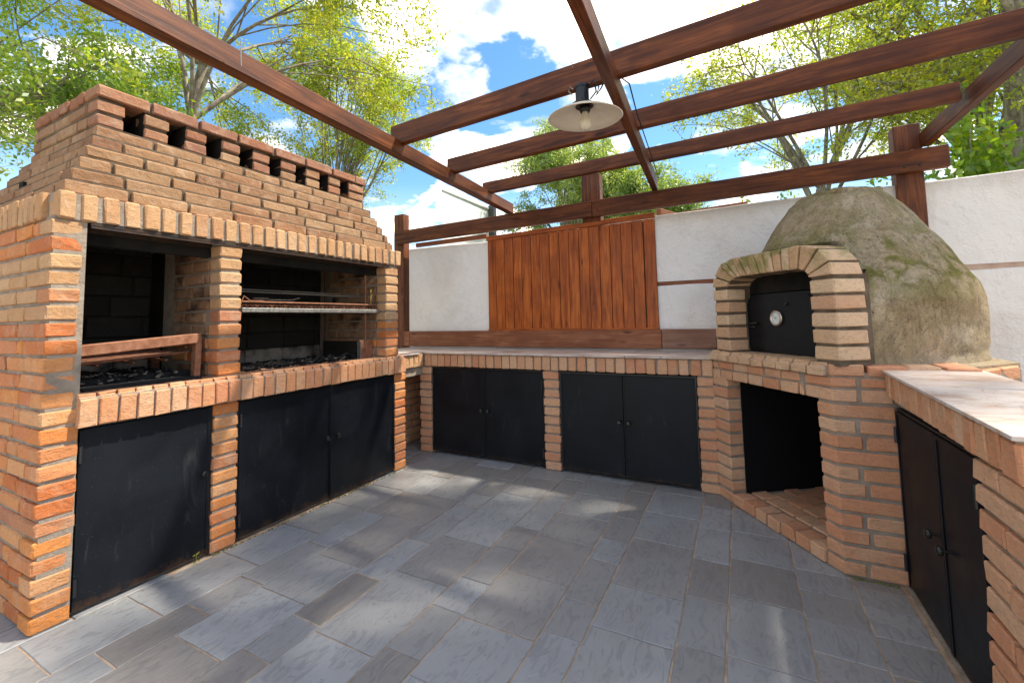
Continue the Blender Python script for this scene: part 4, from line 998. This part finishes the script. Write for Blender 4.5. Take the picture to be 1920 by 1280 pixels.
# ================================================================== PERGOLA
PG = thing('pergola', (0, 3.9, 0), 'dark red-brown timber pergola with open joists over the patio', 'pergola')
beamobj('beam', (-3.52, 3.895, 2.187), (-1.157, 3.895, 2.212), .05, .150, M_BEAM, PG)
beamobj('beam', (-1.153, 3.895, 2.212), (1.292, 3.895, 2.240), .05, .152, M_BEAM, PG)
def post(x0, x1, y0, y1, z0, z1, mat=M_BEAM):
    o = beamobj('post', ((x0+x1)/2, (y0+y1)/2, z0), ((x0+x1)/2, (y0+y1)/2, z1), y1-y0, x1-x0, mat, PG, bev=.005); return o
post(-3.58, -3.435, 3.925, 4.03, -.04, 2.475)
post(-1.265, -1.09, 3.925, 4.03, 2.095, 2.555)
post(1.022, 1.172, 3.925, 4.04, -.04, 2.512)
def rafter(p0, p1, w, h, name='rafter'): return beamobj(name, p0, p1, w, h, M_BEAM, PG, bev=.004)
rafter((-1.800, .0-.5, 2.345), (-2.022, 3.925, 2.338), .07, .098)          # A
rafter((-.345, -.4, 2.350), (-.598, 3.925, 2.348), .050, .10)              # B
rafter((1.245, .0, 2.385), (1.186, 3.918, 2.382), .050, .102)              # C
def joist(xa, ya, xb, yb, za, zb, h): return beamobj('joist', (xa, ya+.024, za+h/2), (xb, yb+.024, zb+h/2), .048, h, M_BEAM, PG, bev=.004)
joist(-1.985, 2.147, 1.30, 1.925, 2.370, 2.370, .132)
joist(-1.990, 2.785, 1.150, 2.590, 2.370, 2.370, .120)
joist(-2.045, 3.415, 1.150, 3.232, 2.372, 2.372, .104)
# bolts
bm = bmesh.new()
for x in (-3.50, -3.44, -1.21, -1.10, 1.06, 1.14): add_lathe(bm, [(0, 0), (.008, 0), (.007, .005), (0, .006)], (x, 3.869, 2.20), (0, -1, 0), 8)
bm_obj('bolt_heads', bm, M_KNOB, PG, (0, 3.87, 2.2))
bm = bmesh.new(); add_tube(bm, [(-1.790, 1.05, 2.40), (-1.790, 1.05, 2.33), (-1.789, 1.052, 2.29)], .0025, 6); bm_obj('tie_wire', bm, M_WIRE, PG, (-1.85, 1.05, 2.35))
bm = bmesh.new(); add_tube(bm, [(-1.915, 2.15, 2.39), (-1.905, 2.16, 2.35), (-1.905, 2.16, 2.295)], .003, 6)
bm_obj('tie_wire', bm, M_WIRE, PG, (-1.9, 1.6, 2.3))

# ================================================================== LAMP
LX, LY, LZ = -.632, 2.06, 2.205
LP = thing('pendant_lamp', (LX, LY, LZ), 'cream enamel pendant lamp with bare bulb hanging under the pergola joist', 'lamp')
bm = bmesh.new()
pf = [(.182, 0), (.184, .002), (.150, .022), (.10, .045), (.055, .060), (.035, .068), (.033, .068), (.052, .056), (.098, .041), (.148, .018), (.180, -.001), (.182, 0)]
rings = []
seg = 48
for r, h in pf: rings.append([bm.verts.new((LX+r*math.cos(k*2*PI/seg), LY+r*math.sin(k*2*PI/seg), LZ+h)) for k in range(seg)])
for a, b in zip(rings, rings[1:]):
    for k in range(seg): bm.faces.new((a[k], a[(k+1) % seg], b[(k+1) % seg], b[k]))
bmesh.ops.rotate(bm, verts=bm.verts, matrix=Matrix.Rotation(.05, 3, 'X') @ Matrix.Rotation(.03, 3, 'Y'), cent=(LX, LY, LZ+.07))
M_ENAMEL = simple('cream_enamel', (.62, .57, .47), .45, nscale=12, col2=(.72, .67, .57))
bm_obj('lamp_shade', bm, M_ENAMEL, LP, (LX, LY, LZ), smooth=True)
bm = bmesh.new(); add_lathe(bm, [(0, .060), (.052, .060), (.056, .072), (.046, .078), (.034, .082), (.032, .098), (.030, .155), (.034, .158), (.034, .170), (0, .172)], (LX-.012, LY, LZ), (0, 0, 1), 24)
for k in range(6):
    a = k*PI/3; add_box(bm, (LX-.012+.030*math.cos(a)-.004, LY+.030*math.sin(a)-.004, LZ+.085), (LX-.012+.030*math.cos(a)+.004, LY+.030*math.sin(a)+.004, LZ+.150))
bm_obj('housing', bm, M_BLACKPL, LP, (LX, LY, LZ+.1))
bm = bmesh.new(); add_lathe(bm, [(0, .055), (.026, .056), (.028, .040), (.024, .030), (0, .030)], (LX, LY, LZ), (0, 0, 1), 20); bm_obj('socket', bm, M_BLACKPL, LP, (LX, LY, LZ+.04), smooth=True)
M_BULB, t_, b_ = pbsdf('bulb_glass'); b_.inputs['Base Color'].default_value = (.80, .74, .62, 1); b_.inputs['Roughness'].default_value = .12; b_.inputs['Transmission Weight'].default_value = .35; b_.inputs['IOR'].default_value = 1.3
bm = bmesh.new(); add_lathe(bm, [(0, -.062), (.010, -.060), (.020, -.053), (.027, -.042), (.030, -.028), (.028, -.014), (.022, .002), (.017, .015), (.015, .032), (0, .033)], (LX, LY, LZ), (0, 0, 1), 24); bm_obj('bulb', bm, M_BULB, LP, (LX, LY, LZ), smooth=True)
bm = bmesh.new(); add_tube(bm, [(LX-.055, LY+.03, LZ+.08), (LX-.060, LY+.045, LZ+.15), (LX-.056, LY+.04, LZ+.22), (LX-.056, 2.045, LZ+.30)], .0022, 6); add_tube(bm, [(LX-.06, 2.045, LZ+.13), (LX-.075, 2.04, LZ+.145), (LX-.07, 2.04, LZ+.17), (LX-.05, 2.04, LZ+.15)], .004, 6); bm_obj('hanger_wire', bm, M_WIRE, LP, (LX, LY, LZ+.2))
bm = bmesh.new()
add_tube(bm, [(LX+.03, LY, LZ+.09), (LX+.06, LY, LZ+.12), (LX+.05, LY+.02, LZ+.17), (LX+.09, LY+.02, LZ+.19), (LX+.10, 2.1, LZ+.24)], .004, 6)
add_tube(bm, [(LX+.02, LY, LZ+.15), (LX+.05, LY-.01, LZ+.18), (LX+.075, LY, LZ+.14), (LX+.06, LY, LZ+.10), (LX+.085, LY, LZ+.13), (LX+.115, LY, LZ+.18)], .0035, 6)
add_tube(bm, [(LX+.10, 2.1, LZ+.24), (LX+.165, 2.13, LZ+.20), (-.430, 2.16, 2.375), (-.462, 2.5, 2.372), (-.500, 3.1, 2.374), (-.545, 3.8, 2.372)], .0035, 6)
bm_obj('cord', bm, M_CABLE, LP, (LX, LY, LZ+.15), smooth=True)

# ================================================================== BEYOND THE WALL
HS = thing('house', (-7.9, 13.0, 0), 'distant white rendered house with a flat parapet seen beyond the left wall', 'house')
M_WHITE = simple('white_render', (.78, .78, .77), .9, nscale=2, col2=(.82, .82, .81))
hv = Vector((-7.05+8.29, 12.09-11.29)).normalized(); ha = math.atan2(1.0, .3)
fpt = [(-8.29, 11.29), (-8.29, 14.2), (-11.2, 19.2), (-11.5, 15.75)]
bm = bmesh.new(); add_prism(bm, fpt, -.04, 5.40); bm_obj('wall', bm, M_WHITE, HS, (-8.29, 11.29, 0))
bm = bmesh.new(); add_prism(bm, [(-8.26, 11.24), (-8.24, 14.25), (-11.2, 19.26), (-11.55, 15.74)], 5.401, 5.47); bm_obj('parapet', bm, simple('pale_coping', (.55, .55, .54), .6), HS, (-8.29, 11.29, 5.4))
bm = bmesh.new(); add_prism(bm, [(-8.28, 14.22), (-8.04, 14.22), (-8.04, 14.42), (-8.28, 14.42)], -.04, 5.55); bm_obj('window_frame', bm, simple('dark_frame', (.06, .055, .05), .5), HS, (-7.6, 13.3, 0))
TF = thing('neighbour_timber_frame', (-.2, 4.6, 0), 'low brown timber frame of the neighbour peeking over the white wall', 'timber frame')
beamobj('rail', (-.62, 4.62, 2.20), (.12, 4.55, 2.215), .05, .075, M_BOARD, TF); beamobj('rail', (-.62, 4.9, 2.21), (.0, 4.85, 2.23), .05, .05, M_BOARD, TF)
beamobj('brace', (-.62, 4.2, 2.18), (-.42, 4.62, 2.16), .05, .06, M_BOARD, TF); beamobj('post', (-.60, 4.62, -.04), (-.60, 4.62, 2.20), .08, .08, M_BOARD, TF); beamobj('post', (.09, 4.57, -.04), (.09, 4.57, 2.18), .08, .08, M_BOARD, TF)

# ------------------------------------------------------------------ trees
def tree(name, base, h_trunk, crown_c, crown_r, n1_, n2_, n3_, leaves, leaf, mat, label, seed, tr=.12, droop=.15, top_lean=None, shell=.35, flat=0):
    rg = np.random.RandomState(seed)
    T = thing(name, base, label, 'tree', None)
    base = Vector(base); cc_ = Vector(crown_c); cr = Vector(crown_r)
    bm = bmesh.new()
    fork = Vector((base.x+(cc_.x-base.x)*.4, base.y+(cc_.y-base.y)*.4, h_trunk))
    def bend(a, b, k, n=5, sag=0):
        pts = []; off = Vector(rg.uniform(-1, 1, 3))*k*(b-a).length
        for i in range(n+1):
            f = i/n; p = a.lerp(b, f)+off*math.sin(f*PI)+Vector((0, 0, sag*math.sin(f*PI)*(b-a).length)); pts.append(p)
        return pts
    tk = bend(base, fork, .04, 6); add_tube(bm, tk, [tr*(1-.35*i/6) for i in range(7)], 10, caps=False)
    tips = []
    for i in range(n1_):
        a = 2*PI*(i+rg.uniform(-.3, .3))/n1_; el = rg.uniform(-.35, 1.0)
        d = Vector((math.cos(a)*math.cos(el), math.sin(a)*math.cos(el), math.sin(el)))
        e = cc_+Vector((d.x*cr.x, d.y*cr.y, d.z*cr.z))*rg.uniform(.40, .62)
        st = tk[-1] if i % 2 else tk[-2]
        p1_ = bend(st, e, .07, 6, .06); r1_ = tr*.36; add_tube(bm, p1_, [r1_*(1-.7*j/6) for j in range(7)], 7, caps=False)
        for j in range(n2_):
            f0 = p1_[rg.randint(2, 7)]
            dd = Vector(rg.normal(0, 1, 3)).normalized(); dd = (dd+d*.9).normalized()
            e2 = e+Vector((dd.x*cr.x, dd.y*cr.y, dd.z*cr.z))*rg.uniform(.26, .50)
            rel = e2-cc_; q = math.sqrt((rel.x/cr.x)**2+(rel.y/cr.y)**2+(rel.z/cr.z)**2)
            if q > 1: e2 = cc_+rel/q*rg.uniform(.92, 1.06)
            p2_ = bend(f0, e2, .08, 5, .05); r2_ = r1_*.36; add_tube(bm, p2_, [r2_*(1-.65*m/5) for m in range(6)], 5, caps=False)
            for k in range(n3_):
                f1 = p2_[rg.randint(2, 6)]
                dd = (Vector(rg.normal(0, 1, 3)).normalized()+rel.normalized()*.4).normalized()
                e3 = f1+Vector((dd.x, dd.y, dd.z*.8-droop))*rg.uniform(.12, .30)*min(cr)
                p3_ = bend(f1, e3, .08, 3); add_tube(bm, p3_, [r2_*.42, r2_*.3, r2_*.2, r2_*.1], 3, caps=False)
                tips.append((p3_[0], p3_[1], p3_[2], p3_[3]))
    bm_obj('trunk', bm, M_BARK, T, base, smooth=True)
    tp = np.array([[list(p) for p in t] for t in tips])
    idx = rg.randint(0, len(tips), leaves); s = rg.uniform(0.15, 1.08, leaves)
    seg_i = np.minimum((s*3).astype(int), 2); fr_ = s*3-seg_i
    a = tp[idx, seg_i]; b = tp[idx, seg_i+1]; c = a+(b-a)*fr_[:, None]
    c += rg.normal(0, leaf*1.0, (leaves, 3))
    d = rg.normal(0, 1, (leaves, 3))+(b-a)/np.maximum(1e-4, np.linalg.norm(b-a, axis=1))[:, None]*.8; d[:, 2] -= .25; d /= np.linalg.norm(d, axis=1)[:, None]
    nn = rg.normal(0, 1, (leaves, 3)); nn[:, 2] += .9
    w = np.cross(d, nn); w /= np.maximum(1e-6, np.linalg.norm(w, axis=1))[:, None]
    sz = leaf*rg.uniform(.6, 1.25, leaves)[:, None]
    V = np.stack([c-d*sz*.5, c+w*sz*.24, c+d*sz*.5, c-w*sz*.24], 1).reshape(-1, 3)-np.array(base)
    me = bpy.data.meshes.new('crown'); nv = len(V)
    me.vertices.add(nv); me.vertices.foreach_set('co', V.astype(np.float32).ravel())
    me.loops.add(nv); me.loops.foreach_set('vertex_index', np.arange(nv, dtype=np.int32))
    me.polygons.add(leaves); me.polygons.foreach_set('loop_start', np.arange(0, nv, 4, dtype=np.int32)); me.polygons.foreach_set('loop_total', np.full(leaves, 4, dtype=np.int32))
    me.update(); me.validate()
    o = mesh_obj('crown', me, base, T, mat=mat); o['kind'] = 'stuff'
    return T
tree('tree', (-6.30, 3.15, -.05), 4.75, (-6.4, 3.3, 5.5), (3.2, 3.5, 2.9), 12, 8, 8, 58000, .060, M_LEAF_Y, 'broad yellow-green tree with pale trunk right behind the barbecue hood', 11, tr=.085)
tree('tree', (-8.2, .4, -.05), 3.0, (-7.6, 1.1, 3.9), (2.4, 3.0, 2.9), 11, 8, 8, 54000, .060, M_LEAF_Y2, 'leafy green tree at the far left edge beyond the barbecue', 12, tr=.10)
tree('tree', (-7.4, 5.6, -.05), 2.6, (-6.6, 6.2, 4.7), (1.35, 1.4, 2.5), 11, 8, 7, 24000, .060, M_LEAF_Y, 'slender airy yellow-green tree right of the barbecue hood', 13, tr=.09)
tree('tree', (-5.6, 15.4, -.05), 3.5, (-5.2, 15.0, 5.7), (2.5, 2.3, 3.0), 12, 8, 8, 60000, .095, M_LEAF_D, 'dense soft green tree behind the wooden panel, left of the middle post', 14, tr=.16)
tree('tree', (-2.6, 15.8, -.05), 3.0, (-2.9, 15.4, 4.7), (2.6, 2.0, 2.3), 11, 8, 8, 48000, .095, M_LEAF_D, 'dense rounded green tree behind the wall, right of the middle post', 15, tr=.15)
tree('tree', (1.22, 8.0, -.05), 3.1, (1.15, 8.1, 4.7), (2.3, 2.2, 2.4), 11, 7, 7, 16000, .062, M_LEAF_Y, 'sparse young yellow-green tree with thin open branches above the clay dome', 16, tr=.09)
tree('tree', (3.2, 7.9, -.05), 2.4, (3.1, 7.8, 4.6), (2.3, 2.4, 3.1), 13, 8, 8, 46000, .066, M_LEAF_Y, 'dense yellow-green tree behind the wall at the right edge', 17, tr=.15)
tree('tree', (2.7, 7.1, -.05), 4.9, (2.5, 4.6, 7.0), (2.0, 1.5, 1.3), 11, 7, 8, 22000, .078, M_LEAF_Y, 'tall spreading tree overhanging the patio from the upper right', 18, tr=.12)
def bush(loc, r, n, mat, label, seed):
    rg = np.random.RandomState(seed); T = thing('shrub', loc, label, 'shrub'); bm = bmesh.new(); ends = []
    for k in range(26):
        d = Vector(rg.normal(0, 1, 3)); d.z = abs(d.z)+.3; d.normalize(); e = Vector(loc)+Vector((d.x*r[0], d.y*r[1], d.z*r[2]))*rg.uniform(.6, 1)
        add_tube(bm, [Vector(loc), Vector(loc).lerp(e, .5)+Vector((0, 0, .1)), e], [.02, .012, .004], 4, caps=False); ends.append(e)
    bm_obj('stem', bm, M_BARK, T, loc)
    E_ = np.array([list(e) for e in ends]); L0 = np.array(list(loc))
    i = rg.randint(0, len(ends), n); f = rg.uniform(.35, 1.05, n)[:, None]; c = L0+(E_[i]-L0)*f+rg.normal(0, .13, (n, 3))*np.array(r)/max(r)*1.4
    d = rg.normal(0, 1, (n, 3)); d /= np.linalg.norm(d, axis=1)[:, None]; w = np.cross(d, rg.normal(0, 1, (n, 3))); w /= np.linalg.norm(w, axis=1)[:, None]; sz = .09*rg.uniform(.6, 1.2, n)[:, None]
    V = np.stack([c-d*sz*.5, c+w*sz*.26, c+d*sz*.5, c-w*sz*.26], 1).reshape(-1, 3)-L0
    me = bpy.data.meshes.new('foliage'); nv = len(V); me.vertices.add(nv); me.vertices.foreach_set('co', V.astype(np.float32).ravel()); me.loops.add(nv); me.loops.foreach_set('vertex_index', np.arange(nv, dtype=np.int32)); me.polygons.add(n); me.polygons.foreach_set('loop_start', np.arange(0, nv, 4, dtype=np.int32)); me.polygons.foreach_set('loop_total', np.full(n, 4, dtype=np.int32)); me.update()
    o = mesh_obj('foliage', me, loc, T, mat=mat); o['kind'] = 'stuff'
bush((.6, 6.6, -.05), (1.3, .8, 2.7), 9000, M_LEAF_G, 'low green shrub peeking over the white wall left of the clay dome', 31)
bush((1.95, 5.7, -.05), (1.2, .9, 3.6), 15000, M_LEAF_G, 'bright green shrub above the wall right of the right-hand post', 32)
bush((2.9, 5.9, -.05), (1.5, .9, 4.0), 18000, M_LEAF_G, 'bright green shrub above the wall at the right edge of view', 33)

# ------------------------------------------------------------------ small life on the floor
r_ = random.Random(21)
SPT = thing('weed_sprout', (-2.54, 1.33, 0), 'tiny green weed sprouting at the foot of the left barbecue door', 'weed')
bm = bmesh.new(); add_tube(bm, [(-2.545, 1.325, 0), (-2.542, 1.325, .02), (-2.54, 1.322, .045)], .0015, 5); bm_obj('stem', bm, M_LEAF_Y, SPT, (-2.54, 1.33, 0))
bm = bmesh.new()
for dx, dy, dz in ((.0, .012, .05), (.0, -.010, .045), (.01, 0, .052), (.008, .012, .015), (.008, -.012, .012)):
    c = Vector((-2.54+dx, 1.322+dy, dz)); vs = [c+Vector(v) for v in ((0, -.007, 0), (.003, 0, .007), (0, .007, 0), (-.001, 0, -.006))]; bm.faces.new([bm.verts.new(v) for v in vs])
bm_obj('leaf', bm, M_LEAF_Y, SPT, (-2.54, 1.33, .03))
bm = bmesh.new()
for k in range(260):
    if r_.random() < .45: x, y = -2.53+r_.uniform(0, .03), r_.uniform(.86, 2.9)
    else: x, y = r_.uniform(-2.4, .55), r_.uniform(.9, 3.3)
    s = r_.uniform(.0025, .0065); a = r_.uniform(0, 6.3)
    vs = [(x+math.cos(a)*s, y+math.sin(a)*s, .0028), (x-math.sin(a)*s*.5, y+math.cos(a)*s*.5, .0045), (x-math.cos(a)*s, y-math.sin(a)*s, .003), (x+math.sin(a)*s*.5, y-math.cos(a)*s*.5, .0028)]
    bm.faces.new([bm.verts.new(v) for v in vs])
o = bm_obj('leaf_litter', bm, simple('litter', (.30, .22, .12), .9), None, (0, 2, 0)); o['kind'] = 'stuff'; tag(o, 'specks of dry leaf litter scattered on the slate floor', 'leaf litter')
bm = bmesh.new()
for k in range(220):
    t = r_.random()
    if t < .75: x, y = -2.553+r_.uniform(0, .016), r_.uniform(1.4, 2.95)
    else: x, y = r_.uniform(.40, .57), 2.578-r_.uniform(0, .010)
    q = bmesh.ops.create_icosphere(bm, subdivisions=1, radius=r_.uniform(.002, .006)); bmesh.ops.translate(bm, verts=q['verts'], vec=(x, y, .001))
o = bm_obj('moss', bm, simple('moss', (.13, .13, .035), .95), None, (-2.5, 2.2, 0)); o['kind'] = 'stuff'; tag(o, 'yellow-green moss in the joint at the foot of the brickwork', 'moss')
